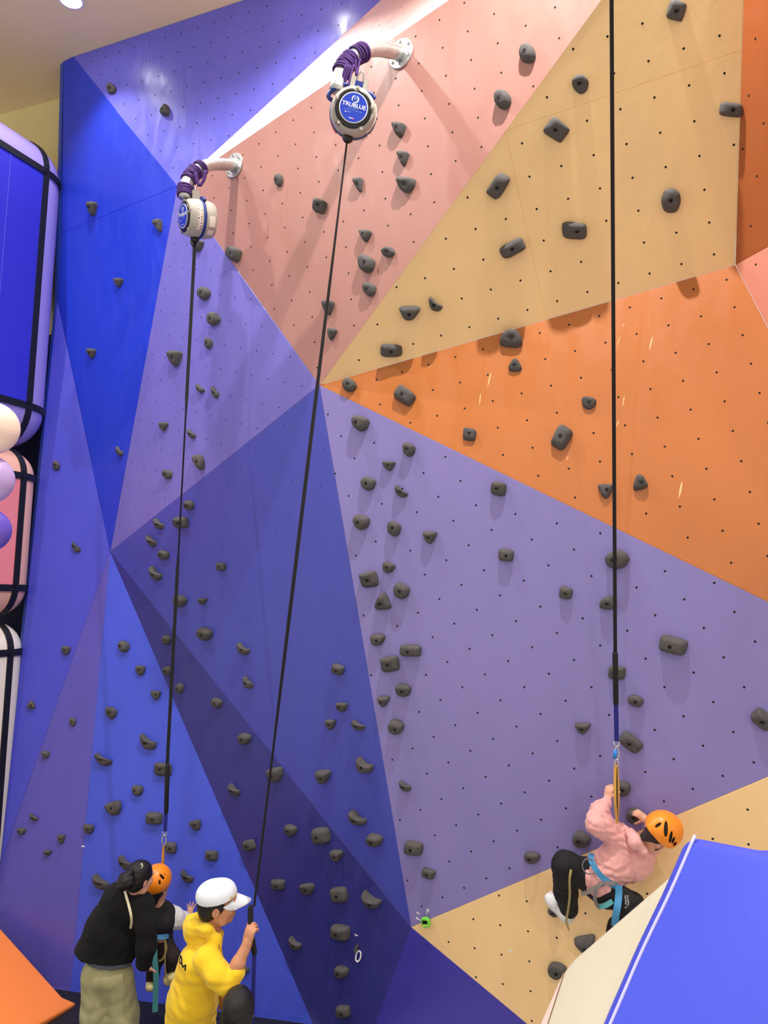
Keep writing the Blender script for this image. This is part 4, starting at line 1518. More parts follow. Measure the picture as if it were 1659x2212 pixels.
def head(c, fwd, up, s=1.0):
    up = nrm(up)
    fwd = nrm(fwd - (fwd @ up) * up)
    rt = np.cross(fwd, up)
    A = (rt, fwd, up)
    L = lambda x, y, z: c + s * (rt * x + fwd * y + up * z)
    r = lambda *q: tuple(s * v for v in q)
    pr = [Ee(L(0, -.005, .02), r(.077, .097, .098), A), Ee(L(0, .03, -.045), r(.062, .066, .062), A, .03 * s),
          Ee(L(0, .068, -.098), r(.026, .024, .02), A, .025 * s), Cc(L(.04, .03, -.085), L(-.04, .03, -.085), .026 * s, .026 * s, .03 * s),
          Cc(L(0, .094, .016), L(0, .114, -.022), .007 * s, .012 * s, .012 * s), Ee(L(0, .107, -.028), r(.018, .013, .010), A, .010 * s),
          Ee(L(0, .088, .036), r(.05, .014, .012), A, .02 * s), Ee(L(0, .094, -.056), r(.026, .010, .008), A, .008 * s),
          Ee(L(0, .090, -.070), r(.022, .011, .008), A, .008 * s), Ee(L(.042, .066, -.02), r(.024, .022, .022), A, .03 * s), Ee(L(-.042, .066, -.02), r(.024, .022, .022), A, .03 * s)]
    for sg in (-1, 1):
        pr.append(Ee(L(.078 * sg, -.012, -.008), r(.011, .020, .032), (rt, fwd - up * .1, up + fwd * .15), .006 * s))
        pr.append(Ee(L(.076 * sg, -.005, -.034), r(.008, .010, .012), A, .006 * s))
        pr.append(Minus(Ee(L(.087 * sg, -.006, -.004), r(.006, .010, .018), A)))
        pr.append(Minus(Ee(L(.033 * sg, .100, .012), r(.017, .014, .009), A)))
    return pr, L, A


def strap_obj(name, pts, width, m, parent, thick=.004, wd=None, sub=6):
    P_ = smooth_path(pts, sub)
    if wd is None:
        # width lies in the picture plane, across the run of the strap
        wds = []
        for i, p in enumerate(P_):
            t_ = P_[min(i + 1, len(P_) - 1)] - P_[max(i - 1, 0)]
            wds.append(np.cross(nrm(t_), nrm(p - CAM)))
        wd = wds
    o = mesh_obj(name, *ribbon_geo(P_, width, thick, wd), m)
    adopt(parent, o)
    return o


def helmet(parent, c, up, fwd, s, vents, strap=None, drop=0.0):
    """c: head centre; vents: list of ((point, point), radius) in world space"""
    up = nrm(up)
    fwd = nrm(fwd - (fwd @ up) * up)
    rt = np.cross(fwd, up)
    A = (rt, fwd, up)
    cc = c + up * .03 * s
    sh = [Ee(cc, (.112 * s, .130 * s, .118 * s), A, 0), Cc(cc - fwd * .10 * s - up * .02 * s, cc - fwd * .105 * s - up * .035 * s, .03 * s, .03 * s, .03),
          Half(cc - up * (.022 + drop) * s, -up + fwd * .12)]
    sh += [Minus(Ee(cc, (.102 * s, .120 * s, .108 * s), A, 0))]
    for (a, b), r in vents:
        dv_ = nrm((a + b) / 2 - CAM)
        ln_ = np.linalg.norm(b - a)
        ax_ = nrm(b - a)
        sh.append(Minus(Ee((a + b) / 2, (ln_ * .5 + r * .5, r * .62, .055), (ax_, np.cross(dv_, ax_), dv_))))
    o = blob('helmet', sh, MT['helmet'], parent, .0042)
    o['label'] = 'bright orange climbing helmet with dark vent slots'
    li = blob('liner', [Ee(cc, (.103 * s, .121 * s, .109 * s), A, 0), Half(cc - up * (.016 + drop) * s, -up + fwd * .12)], MT['liner'], parent, .007)
    li.parent = o
    li.matrix_parent_inverse = Matrix.Identity(4)
    return o


# ------------------------------------------------------------------ the climber in pink
D0 = 4.84
cl = empty('person', W(1310, 1900, D0))
tag(cl, 'climber in pink hoodie, black trousers and orange helmet clinging to the wall at right', 'person')
h_up = nrm(img(.70, -.62, -.30))
h_fw = nrm(img(.55, .55, .62))
hc = W(1418, 1803, 4.72)
hp, HL, HA = head(hc, h_fw, h_up, .92)
sh_l, el_l, wr_l = W(1334, 1806, 4.84), W(1290, 1775, 4.84), W(1312, 1726, 4.95)
sh_r, el_r, wr_r = W(1392, 1842, 4.80), W(1418, 1812, 4.90), W(1395, 1770, 4.95)
chest, belly, hip = W(1358, 1836, 4.86), W(1316, 1874, 4.86), W(1296, 1898, 4.86)
kn_l, an_l = W(1221, 1868, 4.84), W(1230, 1976, 5.12)
kn_r, an_r = W(1366, 1955, 4.72), W(1316, 2066, 4.98)
hip_l, hip_r = W(1268, 1888, 4.86), W(1308, 1925, 4.82)
body = hp + chain([W(1403, 1816, 4.76), W(1378, 1826, 4.82), chest, belly, hip], [.045, .05, .09, .09, .09]) + \
    chain([sh_l, el_l, wr_l], [.04, .035, .023]) + chain([sh_r, el_r, wr_r], [.04, .035, .023]) + \
    chain([hip_l, kn_l, an_l], [.07, .05, .032]) + chain([hip_r, kn_r, an_r], [.07, .05, .032]) + \
    chain([an_l, W(1210, 1962, 5.14)], [.03, .022])
hl = hand(wr_l, img(.22, -1, .15), img(-.55, -.1, -.8), .128, 1, 38, .06, (.7, .7, -.3), 10) + [Cc(W(1306, 1742, 4.93), wr_l, .024, .022)]
hr = hand(wr_r, img(-.75, -.55, .15), img(.2, -.35, -.9), .125, -1, 48, .06, (.8, .3, -.5), 25) + [Cc(W(1408, 1792, 4.92), wr_r, .025, .022)]
blob('body', body, MT['skin'], cl, .0075, None, ((hl, .0032), (hr, .0032)))
blob('hair', [Ee(HL(0, -.012, .03), (.079 * .92, .1 * .92, .1 * .92), HA, 0), Cc(HL(0, -.07, -.02), HL(0, -.07, -.06), .035, .028, .02), Half(HL(0, .05, 0), HA[1])], MT['hairshort'], cl, .006)
V_ = lambda x0, y0, x1, y1, D, r: ((W(x0, y0, D), W(x1, y1, D)), r)
zz = lambda x, y: (1150 + x / 4.706, 1650 + y / 4.706)
vt = []
for (x0, y0), (x1, y1), r in (((1300, 608), (1256, 640), .013), ((1356, 715), (1358, 600), .019), ((1398, 785), (1420, 670), .014), ((1422, 800), (1445, 738), .011), ((1436, 832), (1458, 800), .010)):
    a, b = zz(x0, y0), zz(x1, y1)
    vt.append(V_(a[0], a[1], b[0], b[1], 4.62, r))
hel = helmet(cl, W(1424, 1797, 4.72), h_up, h_fw, 1.0, vt, drop=.008)
strap_obj('chin_strap', [HL(.075, .0, .02), HL(.072, .02, -.05), HL(.03, .05, -.12)], .012, MT['liner'], cl)
strap_obj('chin_strap', [HL(-.075, .0, .02), HL(-.072, .02, -.05), HL(-.03, .05, -.12)], .012, MT['liner'], cl)
# hoodie
hd = [Ee(W(1352, 1845, 4.86), (.150, .128, .12), (nrm(img(.75, -.62, 0)), nrm(img(.62, .75, 0)), img(0, 0, 1)), .05),
      Ee(W(1375, 1868, 4.84), (.115, .09, .11), (nrm(img(.8, -.6, 0)), nrm(img(.6, .8, 0)), img(0, 0, 1)), .05),
      Ee(W(1318, 1872, 4.86), (.12, .125, .115), (nrm(img(.75, -.62, 0)), nrm(img(.62, .75, 0)), img(0, 0, 1)), .05),
      Ee(W(1288, 1900, 4.85), (.088, .150, .135), (nrm(img(.75, -.62, 0)), nrm(img(.62, .75, 0)), img(0, 0, 1)), .05),
      Ee(W(1318, 1926, 4.82), (.062, .066, .10), (nrm(img(.75, -.62, 0)), nrm(img(.62, .75, 0)), img(0, 0, 1)), .04)]
hd += chain([W(1344, 1812, 4.84), W(1293, 1779, 4.83), W(1297, 1752, 4.88), W(1306, 1735, 4.92)], [.084, .07, .054, .04], .05)
hd += [Cc(W(1308, 1733, 4.93), W(1310, 1727, 4.94), .030, .030, .008)]
hd += chain([W(1388, 1845, 4.80), W(1416, 1814, 4.88), W(1404, 1788, 4.93)], [.068, .055, .036], .03)
# hood lying on the shoulders
hd += chain([W(1362, 1800, 4.74), W(1372, 1820, 4.70), W(1390, 1838, 4.69)], [.028, .035, .025], .03)
hoodie = blob('hoodie', hd, MT['pink'], cl, .007, (.0085, 62, 3))
hoodie['label'] = 'baggy pale pink fleece hoodie'
# trousers
tr_ = chain([W(1280, 1905, 4.88), hip_l, kn_l], [.085, .09, .082], .04) + chain([kn_l, W(1222, 1925, 4.98), W(1229, 1963, 5.07)], [.082, .074, .062], .03) + \
    chain([W(1300, 1918, 4.88), hip_r, kn_r], [.085, .09, .075], .04) + chain([kn_r, W(1334, 2005, 4.9), an_r], [.072, .062, .05], .03)
trouser = blob('trousers', tr_, MT['blackpants'], cl, .0085, (.006, 38, 8))
# shoe on the near foot
fd = nrm(W(1186, 1938, 5.13) - W(1234, 1988, 5.06))
fs = nrm(np.cross(fd, img(0, 0, 1)))
fu = np.cross(fs, fd)
if fu @ img(1, -1, -.5) < 0:
    fu, fs = -fu, -fs
fc_ = W(1209, 1963, 5.09)
so = blob('shoe', [Ee(fc_ - fd * .055, (.055, .040, .050), (fd, fs, fu), 0), Ee(fc_ + fd * .06, (.062, .042, .040), (fd, fs, fu), .03), Cc(fc_ - fd * .05, fc_ + fd * .05, .04, .04, .03)], MT['shoewhite'], cl, .005)
so['label'] = 'white leather trainer'
ss = blob('sole', [Bx(fc_ - fu * .036, (.112, .038, .011), (fd, fs, fu), .009, 0)], MT['shoesole'], cl, .005)
ss.parent = so
ss.matrix_parent_inverse = Matrix.Identity(4)
mb = MB()
for i in range(7):
    p = fc_ + fd * (.02 - i * .014) + fs * (.041 if fs @ (CAM - fc_) > 0 else -.041) - fu * (.012 - .002 * (i % 2))
    mb.add(*box_geo(p, fd * .004, fu * .008, fs * .0025))
st = mb.build('shoe_print', MT['liner'])
st.parent = so
blob('shoe', [Ee(W(1322, 2090, 4.98), (.06, .04, .045), (fd, fs, fu), 0), Ee(W(1310, 2092, 5.0), (.05, .04, .04), (fd, fs, fu), .03)], MT['shoewhite'], cl, .007)
# harness
Zc = lambda x, y, D: W(1150 + x / 4.706, 1650 + y / 4.706, D)
har = empty('harness', W(1310, 1895, 4.72))
har.parent = cl
har.matrix_parent_inverse = Matrix.Translation(-Vector(cl.location))
bpy.data.objects.remove(har)
b1 = strap_obj('waist_belt', [Zc(600, 915, 4.83), Zc(600, 985, 4.75), Zc(650, 1080, 4.715), Zc(720, 1160, 4.71), Zc(800, 1215, 4.71), Zc(850, 1245, 4.73)], .036, MT['harness'], cl, .006)
b1['label'] = 'sky blue harness belt round the waist'
strap_obj('harness_tail', [Zc(878, 1235, 4.715), Zc(878, 1330, 4.70), Zc(865, 1450, 4.66), Zc(845, 1560, 4.66), Zc(838, 1650, 4.68)], .042, MT['harness'], cl, .005)
strap_obj('leg_strap', [Zc(840, 1215, 4.705), Zc(740, 1215, 4.70), Zc(640, 1260, 4.71), Zc(560, 1305, 4.72), Zc(495, 1325, 4.74)], .024, MT['harnessgrey'], cl)
strap_obj('leg_strap', [Zc(720, 1195, 4.70), Zc(655, 1270, 4.695), Zc(635, 1370, 4.70), Zc(660, 1440, 4.71), Zc(690, 1465, 4.72)], .022, MT['harnessgrey'], cl)
strap_obj('leg_loop', [Zc(675, 1452, 4.715), Zc(740, 1440, 4.69), Zc(815, 1395, 4.69)], .030, MT['harnessteal'], cl)
gl = [Zc(620 - 8, 985, 4.73), Zc(560, 960, 4.71), Zc(512, 1010, 4.71), Zc(520, 1080, 4.71), Zc(575, 1120, 4.71), Zc(645, 1105, 4.71)]
adopt(cl, mesh_obj('gear_loop', *tube_geo(smooth_path(gl, 6), .0042, 8), MT['harnessgrey'], None, True))
strap_obj('loose_tail', [Zc(392, 1075, 4.745), Zc(378, 1180, 4.74), Zc(380, 1330, 4.80), Zc(365, 1470, 4.90), Zc(345, 1590, 4.98), Zc(355, 1640, 5.0), Zc(372, 1690, 5.0)], .014, MT['khakiweb'], cl)
# white print on the trouser leg
mb = MB()
rr = random.Random(9)
zp = lambda x, y: (1330 + x / 27.65, 1910 + y / 27.65)
for (x, y, w_, h_) in ((720, 690, 70, 40), (700, 770, 90, 34), (570, 700, 60, 40), (560, 790, 80, 34), (720, 880, 110, 26), (590, 860, 90, 30), (730, 950, 120, 22), (600, 960, 90, 24), (740, 1030, 120, 24), (610, 1030, 110, 24), (760, 1100, 110, 24), (600, 1100, 90, 22), (570, 1170, 60, 26), (660, 1190, 50, 40), (770, 1190, 80, 50), (700, 1310, 60, 40), (590, 1400, 110, 34)):
    p = zp(x, y)
    c = W(p[0], p[1], 4.628)
    mb.add(*box_geo(c, nrm(img(1, .55, .2)) * w_ / 27.65 * 4.63 / F * .5, nrm(img(-.5, 1, .1)) * h_ / 27.65 * 4.63 / F * .5, img(0, 0, 1) * .001))
pp = mb.build('print', MT['white'])
adopt(cl, pp)

# ------------------------------------------------------------------ the man in the yellow hoodie
Zm = lambda x, y, D: W(330 + x / 6.636, 1880 + y / 6.636, D)
mn = empty('person', (W(410, 2240, 4.88)[0], W(410, 2240, 4.88)[1], 0))
tag(mn, 'person in a yellow hoodie and white cap pulling the middle belay line', 'person')
m_up = nrm(img(.10, -1, -.10))
m_fw = nrm(img(1, .10, .22))
mc = Zm(935, 465, 4.82)
hp, HL, HA = head(mc, m_fw, m_up, 1.12)
wr = W(534, 2038, 4.68)
elb = W(489, 2124, 4.62)
shn = W(446, 2066, 4.70)
body = hp + chain([HL(0, -.015, -.06), W(452, 2020, 4.86), W(436, 2070, 4.88), W(418, 2150, 4.9), W(410, 2240, 4.9)], [.058, .066, .11, .115, .12], .03) + \
    chain([shn, elb, W(515, 2080, 4.65), wr], [.05, .042, .041, .028], .02) + chain([W(452, 2066, 5.05), W(470, 2140, 5.08), W(484, 2156, 4.95)], [.05, .04, .028])
mh = hand(wr, img(.22, -1, .05), img(-.55, .05, -.82), .178, -1, 62, .03, (.25, .9, -.35), 4) + [Cc(W(526, 2058, 4.665), wr, .033, .029)]
mh2 = hand(W(484, 2156, 4.95), img(.3, 1, -.2), img(-.5, 0, -.8), .17, 1, 40, .05)
gb = W(412, 2240, 4.9)
for s_ in (-.09, .09):
    body += chain([gb + np.array([0, s_, -.05]), np.array([gb[0] + .03, gb[1] + s_ * 1.4, .45]), np.array([gb[0], gb[1] + s_ * 1.5, .06])], [.085, .055, .04], .02)
blob('body', body, MT['skin2'], mn, .008, None, ((hp + [Cc(HL(0, -.015, -.06), HL(0, -.03, -.14), .058, .06, .02)], .0045), (mh, .004), (mh2, .006)))
eo = mesh_obj('eye', *sphere_geo(HL(.035, .088, .012), .0125, None, 12, 8), MT['eye'], None, True)
adopt(mn, eo)
hair_m = [Ee(HL(0, -.02, .018), (.084 * 1.12, .1 * 1.12, .104 * 1.12), HA, 0), Ee(HL(0, -.06, -.045), (.07 * 1.12, .045 * 1.12, .05 * 1.12), HA, .03),
          Half(HL(0, .052, 0), HA[1] - HA[2] * .35), Minus(Ee(HL(.085, -.008, -.025), (.03, .027, .04), HA)), Half(HL(0, -.05, -.075), -HA[2] - HA[1] * .0)]
blob('hair', hair_m, MT['hair'], mn, .0055)
cap = [Ee(HL(0, -.012, .045), (.093 * 1.12, .116 * 1.12, .088 * 1.12), HA, 0), Ee(HL(0, .03, .075), (.07 * 1.12, .06 * 1.12, .052 * 1.12), HA, .03), Half(HL(0, -.09, .022), -HA[2] + HA[1] * .22)]
cp = blob('cap', cap, MT['cap'], mn, .0055)
cp['label'] = 'white baseball cap with small yellow lettering'
# curved brim
V, Fc = [], []
nu, nv = 15, 7
for layer in (0, 1):
    for i in range(nu):
        a = -1 + 2 * i / (nu - 1)
        for j in range(nv):
            b = j / (nv - 1)
            x = .088 * a * (1 - .22 * b)
            y = .095 * math.sqrt(max(0, 1 - (a * .93) ** 2)) + .004 + b * .098 * (1 - .55 * a * a)
            z = .046 - .022 * a * a - b * .034 + layer * .004 
            V.append(HL(x, y - .012, z))
for layer in (0, 1):
    for i in range(nu - 1):
        for j in range(nv - 1):
            k = layer * nu * nv + i * nv + j
            Fc.append((k, k + 1, k + nv + 1, k + nv))
for i in range(nu - 1):
    for j in (0, nv - 1):
        k = i * nv + j
        Fc.append((k, k + nv, k + nv + nu * nv, k + nu * nv))
for j in range(nv - 1):
    for i in (0, nu - 1):
        k = i * nv + j
        Fc.append((k, k + 1, k + 1 + nu * nv, k + nu * nv))
br = mesh_obj('brim', V, Fc, MT['cap'], None, True)
br.parent = cp
mb = MB()
for i, ch in enumerate('NCN'):
    q = .32 + .26 * i
    p = HL(.094 * math.cos(q + .45), .113 * math.sin(q + .45) - .012, .071)
    nn = nrm(p - HL(0, -.012, .055))
    rr_ = nrm(np.cross(HA[2], nn))
    mb.add(*text_geo(ch, .028, p + nn * .002, rr_ if rr_ @ HA[1] > 0 else -rr_, np.cross(nn, rr_) if np.cross(nn, rr_) @ HA[2] > 0 else -np.cross(nn, rr_), nn, .0006))
ct_ = mb.build('cap_lettering', MT['yellowprint'])
ct_.parent = cp
dep = img(0, 0, 1)
hdm = [Ee(W(436, 2072, 4.87), (.125, .13, .20), (RT, UP, dep), .05)] + chain([W(432, 2085, 4.80), W(415, 2160, 4.82), W(409, 2232, 4.83)], [.135, .150, .165], .05) + \
    chain([W(432, 2085, 4.98), W(415, 2160, 4.99), W(409, 2232, 4.99)], [.13, .145, .16], .05)
hdm += chain([W(448, 2072, 4.69), W(470, 2105, 4.63), W(489, 2124, 4.62)], [.083, .074, .067], .03) + chain([W(489, 2124, 4.62), W(503, 2108, 4.635)], [.067, .060], .02)
hdm += [Cc(W(504, 2107, 4.635), W(510, 2099, 4.64), .057, .054, .012)]
hdm += chain([W(452, 2070, 5.07), W(470, 2132, 5.08), W(480, 2146, 5.0)], [.08, .065, .055], .03)
# hood: thick roll round the neck with the bag behind
hdm += chain([W(438, 1974, 4.90), W(414, 1994, 4.92), W(420, 2006, 4.80), W(446, 2008, 4.73), W(466, 2028, 4.74), W(474, 2016, 4.86)], [.022, .045, .046, .033, .028, .022], .03)
hdm += chain([W(438, 1974, 4.90), W(450, 2000, 5.0), W(474, 2016, 4.92)], [.022, .03, .022], .03)
hdm += [Ee(W(450, 2034, 4.84), (.088, .07, .115), (RT, UP, dep), .03), Ee(W(418, 2010, 4.90), (.062, .06, .12), (nrm(img(.9, .5, 0)), nrm(img(-.5, .9, 0)), dep), .03)]
hy = blob('hoodie', hdm, MT['hoodie'], mn, .0075, (.0065, 40, 5))
hy['label'] = 'bright yellow hooded sweatshirt'
# black scribble print on the back of the hoodie: strokes follow the surface
zh = lambda x, y: (370 + x / 27.64, 2030 + y / 27.64)
dgh = bpy.context.evaluated_depsgraph_get()


def stick_on(obj, x, y, off=.002):
    d_ = nrm(RW @ ray(x, y))
    ok, loc, nor, idx = obj.ray_cast(Vector(CAM.tolist()) - Vector((0, 0, 0)), Vector(d_.tolist()))
    return np.array(loc) - d_ * off if ok else None


def stroke(obj, pts, rad, m, parent, conv, name):
    out = []
    for x, y in pts:
        px, py = conv(x, y)
        q = stick_on(obj, px, py)
        if q is not None:
            out.append(q)
    if len(out) > 1:
        o = mesh_obj(name, *tube_geo(smooth_path(out, 4), rad, 6), m)
        o.parent = parent
        return o


for pts, r in (([(670, 460), (640, 620), (590, 760), (545, 840)], .0035), ([(560, 940), (600, 1060), (640, 1250), (640, 1420), (690, 1620), (760, 1560), (850, 1530), (840, 1680), (815, 1830)], .0050),
               ([(560, 960), (515, 1120), (510, 1300), (550, 1420), (610, 1350), (640, 1250)], .0042)):
    stroke(hy, pts, r, MT['liner'], hy, zh, 'back_print')
strap_obj('drawstring', [W(476, 2016, 4.76), W(477, 2045, 4.72), W(476, 2070, 4.74)], .007, MT['hoodie'], mn)
tj = []
for s_ in (-.09, .09):
    tj += chain([gb + np.array([0, s_, .0]), np.array([gb[0] + .03, gb[1] + s_ * 1.4, .45]), np.array([gb[0], gb[1] + s_ * 1.5, .10])], [.13, .095, .085], .05)
blob('trousers', tj, MT['darkjeans'], mn, .011, (.004, 30, 2))
for s_ in (-.135, .135):
    blob('shoe', [Ee((gb[0] + .05, gb[1] + s_, .045), (.14, .05, .045), None, 0)], MT['shoewhite'], mn, .01)

# ------------------------------------------------------------------ the woman in the black jacket
Zw = lambda x, y, D: W(150 + x / 5.947, 1840 + y / 5.947, D)
wn = empty('person', (W(232, 2260, 5.7)[0], W(232, 2260, 5.7)[1], 0))
tag(wn, 'person in a black plush jacket and olive jeans bending over the child', 'person')
w_up = nrm(img(.25, -1, .15))
w_fw = nrm(img(.55, .30, .80))
wc = Zw(905, 330, 5.66)
hp, HL, HA = head(wc, w_fw, w_up, .98)
wrw = W(309, 2090, 5.68)
body = hp + chain([HL(0, -.02, -.06), W(288, 1925, 5.68), W(262, 1975, 5.7), W(235, 2060, 5.7), W(232, 2100, 5.7)], [.05, .05, .075, .08, .09], .03) + \
    chain([W(312, 1965, 5.64), W(316, 2035, 5.61), wrw], [.045, .036, .023], .02) + chain([W(225, 1975, 5.8), W(240, 2030, 5.95), W(310, 2045, 6.0)], [.05, .04, .025])
fl_, fr_ = W(204, 2262, 5.68), W(270, 2262, 5.72)
for p, q in ((W(212, 2110, 5.7), fl_), (W(252, 2110, 5.7), fr_)):
    body += chain([p, (p + q) / 2, np.array([q[0], q[1], .05])], [.07, .055, .045], .02)
whd = hand(wrw, img(.25, .35, 1), img(.3, -.9, .1), .15, 1, 30, .05)
blob('body', body, MT['skin'], wn, .009, None, ((whd, .006),))
hw = [Ee(HL(0, -.02, .03), (.084, .103, .1), HA, 0), Ee(HL(0, -.05, -.02), (.08, .07, .08), HA, .03), Half(HL(0, .055, 0), HA[1] - HA[2] * .2)]
hw2 = chain([Zw(815, 262, 5.575), Zw(770, 292, 5.56), Zw(715, 350, 5.54), Zw(690, 420, 5.53), Zw(682, 478, 5.54)], [.02, .028, .046, .044, .012], .02) + chain([Zw(770, 300, 5.55), Zw(760, 390, 5.53), Zw(750, 445, 5.54)], [.022, .034, .012], .03)
blob('hair', hw, MT['hair'], wn, .0065, (.003, 70, 4))
blob('ponytail', hw2, MT['hair'], wn, .0055, (.004, 90, 4))
adopt(wn, mesh_obj('hair_tie', *tube_geo([Zw(812, 240, 5.55), Zw(795, 270, 5.54), Zw(800, 300, 5.55)], .011, 8), MT['liner'], None, True))
adopt(wn, mesh_obj('hair_clip', *tube_geo([Zw(925, 155, 5.53), Zw(940, 180, 5.54), Zw(930, 205, 5.56)], .006, 8), MT['creamstrap']))
jk = [Ee(W(281, 1955, 5.68), (.165, .125, .125), (nrm(img(1, .1, 0)), nrm(img(-.1, 1, 0)), dep), .05), Ee(W(262, 1935, 5.69), (.11, .09, .10), None, .05),
      Ee(W(252, 2015, 5.7), (.185, .22, .14), (nrm(img(1, .15, 0)), nrm(img(-.25, 1, 0)), dep), .05), Ee(W(229, 2068, 5.7), (.215, .13, .15), (nrm(img(1, .15, 0)), nrm(img(-.15, 1, 0)), dep), .06)]
jk += chain([W(256, 1950, 5.69), W(232, 2000, 5.7), W(207, 2052, 5.7)], [.125, .135, .145], .07)
jk += [Half(W(230, 2088, 5.55), nrm(img(-.18, 1, .0)))]
jk += chain([W(308, 1955, 5.64), W(317, 1995, 5.60), W(316, 2045, 5.58), W(311, 2080, 5.62)], [.085, .078, .07, .058], .04)
jk += chain([W(240, 1985, 5.80), W(245, 2025, 5.9), W(290, 2040, 5.97)], [.08, .07, .055], .05)
jo = blob('jacket', jk, MT['jacket'], wn, .008, (.004, 45, 6))
jo['label'] = 'boxy black plush jacket'
blob('shirt_hem', [Ee(W(230, 2076, 5.7), (.205, .12, .14), (nrm(img(1, .15, 0)), nrm(img(-.15, 1, 0)), dep), 0), Half(W(230, 2097, 5.56), nrm(img(-.16, 1, 0)))], MT['greyshirt'], wn, .009, (.003, 40, 1))
jn = [Ee(W(231, 2100, 5.7), (.185, .13, .135), None, .04)] + chain([W(208, 2112, 5.69), W(205, 2190, 5.68), np.array([fl_[0], fl_[1], .07])], [.105, .098, .10], .04) + \
    chain([W(256, 2115, 5.71), W(265, 2190, 5.72), np.array([fr_[0], fr_[1], .07])], [.115, .112, .112], .04)
blob('jeans', jn, MT['denim'], wn, .009, (.007, 30, 7))['label'] = 'wide olive washed denim jeans'
for p in (fl_, fr_):
    blob('shoe', [Ee((p[0], p[1] + .06, .045), (.05, .13, .045), None, 0)], MT['shoewhite'], wn, .01)


def surf_strap(obj, pts, conv, width, m, parent, name, off=.006):
    P_ = []
    for x, y in pts:
        px, py = conv(x, y)
        q = stick_on(obj, px, py, off)
        if q is not None:
            P_.append(q)
    if len(P_) > 1:
        return strap_obj(name, P_, width, m, parent)


zwp = lambda x, y: (150 + x / 5.947, 1840 + y / 5.947)
surf_strap(jo, [(705, 485), (735, 590), (765, 700), (790, 810), (797, 900), (785, 985)], zwp, .018, MT['creamstrap'], wn, 'bag_strap', .008)

# ------------------------------------------------------------------ the child in the helmet by the wall
ch = empty('person', W(345, 2060, 6.1))
tag(ch, 'child in orange helmet, charcoal vest and white sleeves reaching onto the azure panel', 'person')
c_up = nrm(img(.05, -1, -.12))
c_fw = nrm(img(.35, .15, .9))
cc_ = W(340, 1916, 6.08)
hp, HL, HA = head(cc_, c_fw, c_up, .93)
wrc = W(409, 1979, 6.30)
body = hp + chain([HL(0, -.01, -.06), W(344, 1955, 6.1), W(345, 1995, 6.1), W(347, 2035, 6.1)], [.042, .045, .08, .09], .03) + \
    chain([W(356, 1972, 6.12), W(392, 1992, 6.2), wrc], [.035, .03, .02], .02) + chain([W(330, 1972, 6.12), W(318, 2000, 6.25), W(322, 1985, 6.38)], [.035, .03, .02], .02) + \
    chain([W(352, 2040, 6.1), W(370, 2066, 6.08), W(366, 2106, 6.14)], [.06, .045, .03], .02) + chain([W(338, 2040, 6.1), W(330, 2080, 6.1), W(328, 2120, 6.16)], [.06, .045, .03], .02)
chd = hand(wrc, img(.12, -1, .25), img(-.1, -.2, -.95), .12, 1, 5, .26, (1.0, .35, 0), 0)
blob('body', body, MT['skin'], ch, .0085, None, ((chd, .0032),))
blob('hair', [Ee(HL(0, -.015, .02), (.080, .100, .10), HA, 0), Cc(HL(0, -.055, -.03), HL(0, -.06, -.085), .055, .045, .03), Half(HL(0, .05, 0), HA[1])], MT['hair'], ch, .0065)
vt = []
for (x0, y0), (x1, y1), r in (((1170, 300), (1220, 355), .015), ((1155, 365), (1160, 410), .012), ((1228, 290), (1252, 335), .010), ((968, 405), (978, 360), .011)):
    a, b = zwp(x0, y0), zwp(x1, y1)
    vt.append(V_(a[0], a[1], b[0], b[1], 5.99 if x0 > 1000 else 6.03, r))
helmet(ch, W(338, 1908, 6.08), c_up, c_fw, 1.0, vt, drop=.02)
vs = [Ee(W(344, 1992, 6.1), (.105, .125, .10), None, .04), Ee(W(346, 1968, 6.1), (.12, .07, .09), None, .04), Ee(W(347, 2015, 6.1), (.10, .08, .095), None, .04), Ee(W(358, 1990, 6.08), (.07, .10, .08), None, .03)]
blob('vest', vs, MT['vest'], ch, .008, (.004, 40, 9))['label'] = 'charcoal knit vest'
sl_ = chain([W(354, 1970, 6.12), W(378, 1984, 6.16), W(398, 1988, 6.22), W(408, 1983, 6.27)], [.075, .074, .058, .034], .03) + chain([W(330, 1972, 6.12), W(318, 2000, 6.25), W(322, 1985, 6.36)], [.065, .055, .034], .03)
blob('sleeves', sl_, MT['whitesleeve'], ch, .007, (.010, 48, 12))['label'] = 'loose white sleeves'
tc_ = chain([W(347, 2030, 6.1), W(354, 2044, 6.09), W(372, 2066, 6.07), W(369, 2098, 6.12)], [.09, .078, .062, .05], .03) + chain([W(345, 2032, 6.1), W(334, 2075, 6.1), W(329, 2112, 6.15)], [.085, .065, .05], .03)
blob('trousers', tc_, MT['brownpants'], ch, .009, (.004, 35, 3))
sh1 = blob('shoe', [Ee(W(366, 2112, 6.12), (.045, .05, .085), (RT, UP, dep), 0), Ee(W(371, 2108, 6.07), (.05, .035, .05), (nrm(img(1, -.5, 0)), nrm(img(.5, 1, 0)), dep), .03)], MT['trainer'], ch, .0065)
sh1['label'] = 'cream and yellow trainer'
blob('shoe', [Ee(W(328, 2126, 6.14), (.045, .045, .085), (RT, UP, dep), 0)], MT['trainer'], ch, .0075)
strap_obj('harness_tail', [W(333, 2020, 5.98), W(334, 2060, 5.95), W(337, 2110, 5.95), W(335.5, 2165, 5.96), W(335, 2186, 5.96)], .042, MT['harnessteal'], ch, .005)
strap_obj('waist_belt', [W(322, 2026, 6.03), W(335, 2024, 5.985), W(352, 2024, 5.985), W(364, 2022, 6.03)], .036, MT['harness'], ch, .005)
strap_obj('leg_loop', [W(355, 2026, 5.99), W(359, 2050, 5.985), W(352, 2070, 5.985), W(344, 2076, 6.0)], .016, MT['khakiweb'], ch)
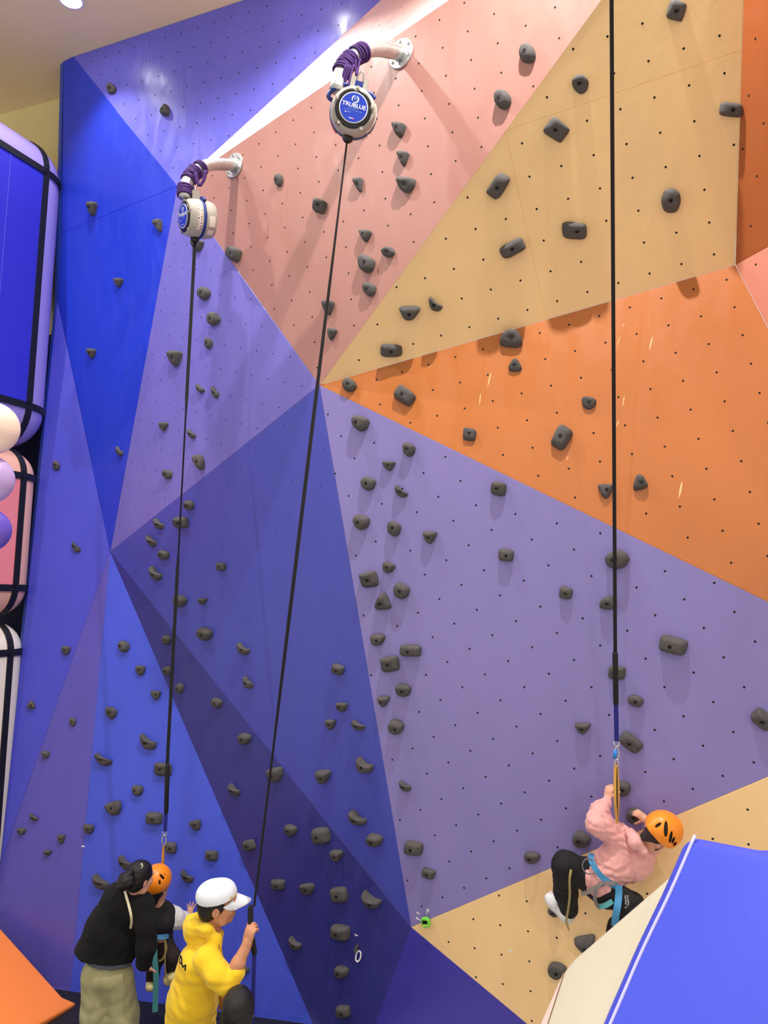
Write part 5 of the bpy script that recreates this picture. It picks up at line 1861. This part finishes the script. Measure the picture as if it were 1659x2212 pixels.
strap_obj('loose_tail', [W(357, 2028, 5.985), W(357, 2060, 5.98), W(357, 2095, 5.99), W(364, 2122, 6.0)], .010, MT['khakiweb'], ch)

# ------------------------------------------------------------------ the dark-haired person at the bottom edge
kn = empty('person', (W(516, 2300, 4.5)[0], W(516, 2300, 4.5)[1], 0))
tag(kn, 'dark-haired person seen from behind, only the head showing at the bottom', 'person')
k_up = nrm(img(0, -1, -.05))
k_fw = nrm(img(.05, .05, 1))
kc = W(516, 2182, 4.5)
hp, HL, HA = head(kc, k_fw, k_up, 1.05)
kb = W(516, 2330, 4.5)
body = hp + chain([HL(0, -.01, -.06), HL(0, -.02, -.16), kb, kb - np.array([0, 0, .3])], [.045, .05, .10, .11], .03)
for s_ in (-1, 1):
    body += chain([kb + np.array([.14 * s_, 0, .06]), kb + np.array([.19 * s_, .02, -.15]), kb + np.array([.18 * s_, .08, -.32])], [.045, .038, .028], .02)
    body += chain([kb + np.array([.07 * s_, 0, -.32]), np.array([kb[0] + .08 * s_, kb[1], .3]), np.array([kb[0] + .08 * s_, kb[1], .05])], [.07, .05, .035], .02)
blob('body', body, MT['skin'], kn, .0085)
kh = [Ee(HL(0, -.02, .035), (.094, .112, .112), HA, 0), Ee(HL(0, -.055, -.05), (.09, .07, .12), HA, .04), Cc(HL(0, -.075, -.10), HL(0, -.08, -.26), .07, .05, .04), Half(HL(0, .04, 0), HA[1]),
      Minus(Ee(HL(.1, .0, -.02), (.022, .04, .05), HA)), Minus(Ee(HL(-.1, .0, -.02), (.022, .04, .05), HA))]
blob('hair', kh, MT['hair'], kn, .006, (.002, 80, 2))['label'] = 'long straight black hair'
tp = [Ee(kb - np.array([0, 0, .08]), (.17, .12, .24), None, .04)]
for s_ in (-1, 1):
    tp += chain([kb + np.array([.13 * s_, 0, .06]), kb + np.array([.19 * s_, .02, -.15]), kb + np.array([.18 * s_, .08, -.28])], [.06, .05, .042], .03)
blob('jumper', tp, MT['vest'], kn, .01, (.004, 35, 1))
bt_ = []
for s_ in (-1, 1):
    bt_ += chain([kb + np.array([.07 * s_, 0, -.28]), np.array([kb[0] + .08 * s_, kb[1], .35]), np.array([kb[0] + .08 * s_, kb[1], .08])], [.10, .075, .065], .04)
    blob('shoe', [Ee((kb[0] + .08 * s_, kb[1] + .04, .04), (.045, .11, .04), None, 0)], MT['shoewhite'], kn, .01)
blob('trousers', bt_, MT['darkjeans'], kn, .01, (.004, 35, 1))
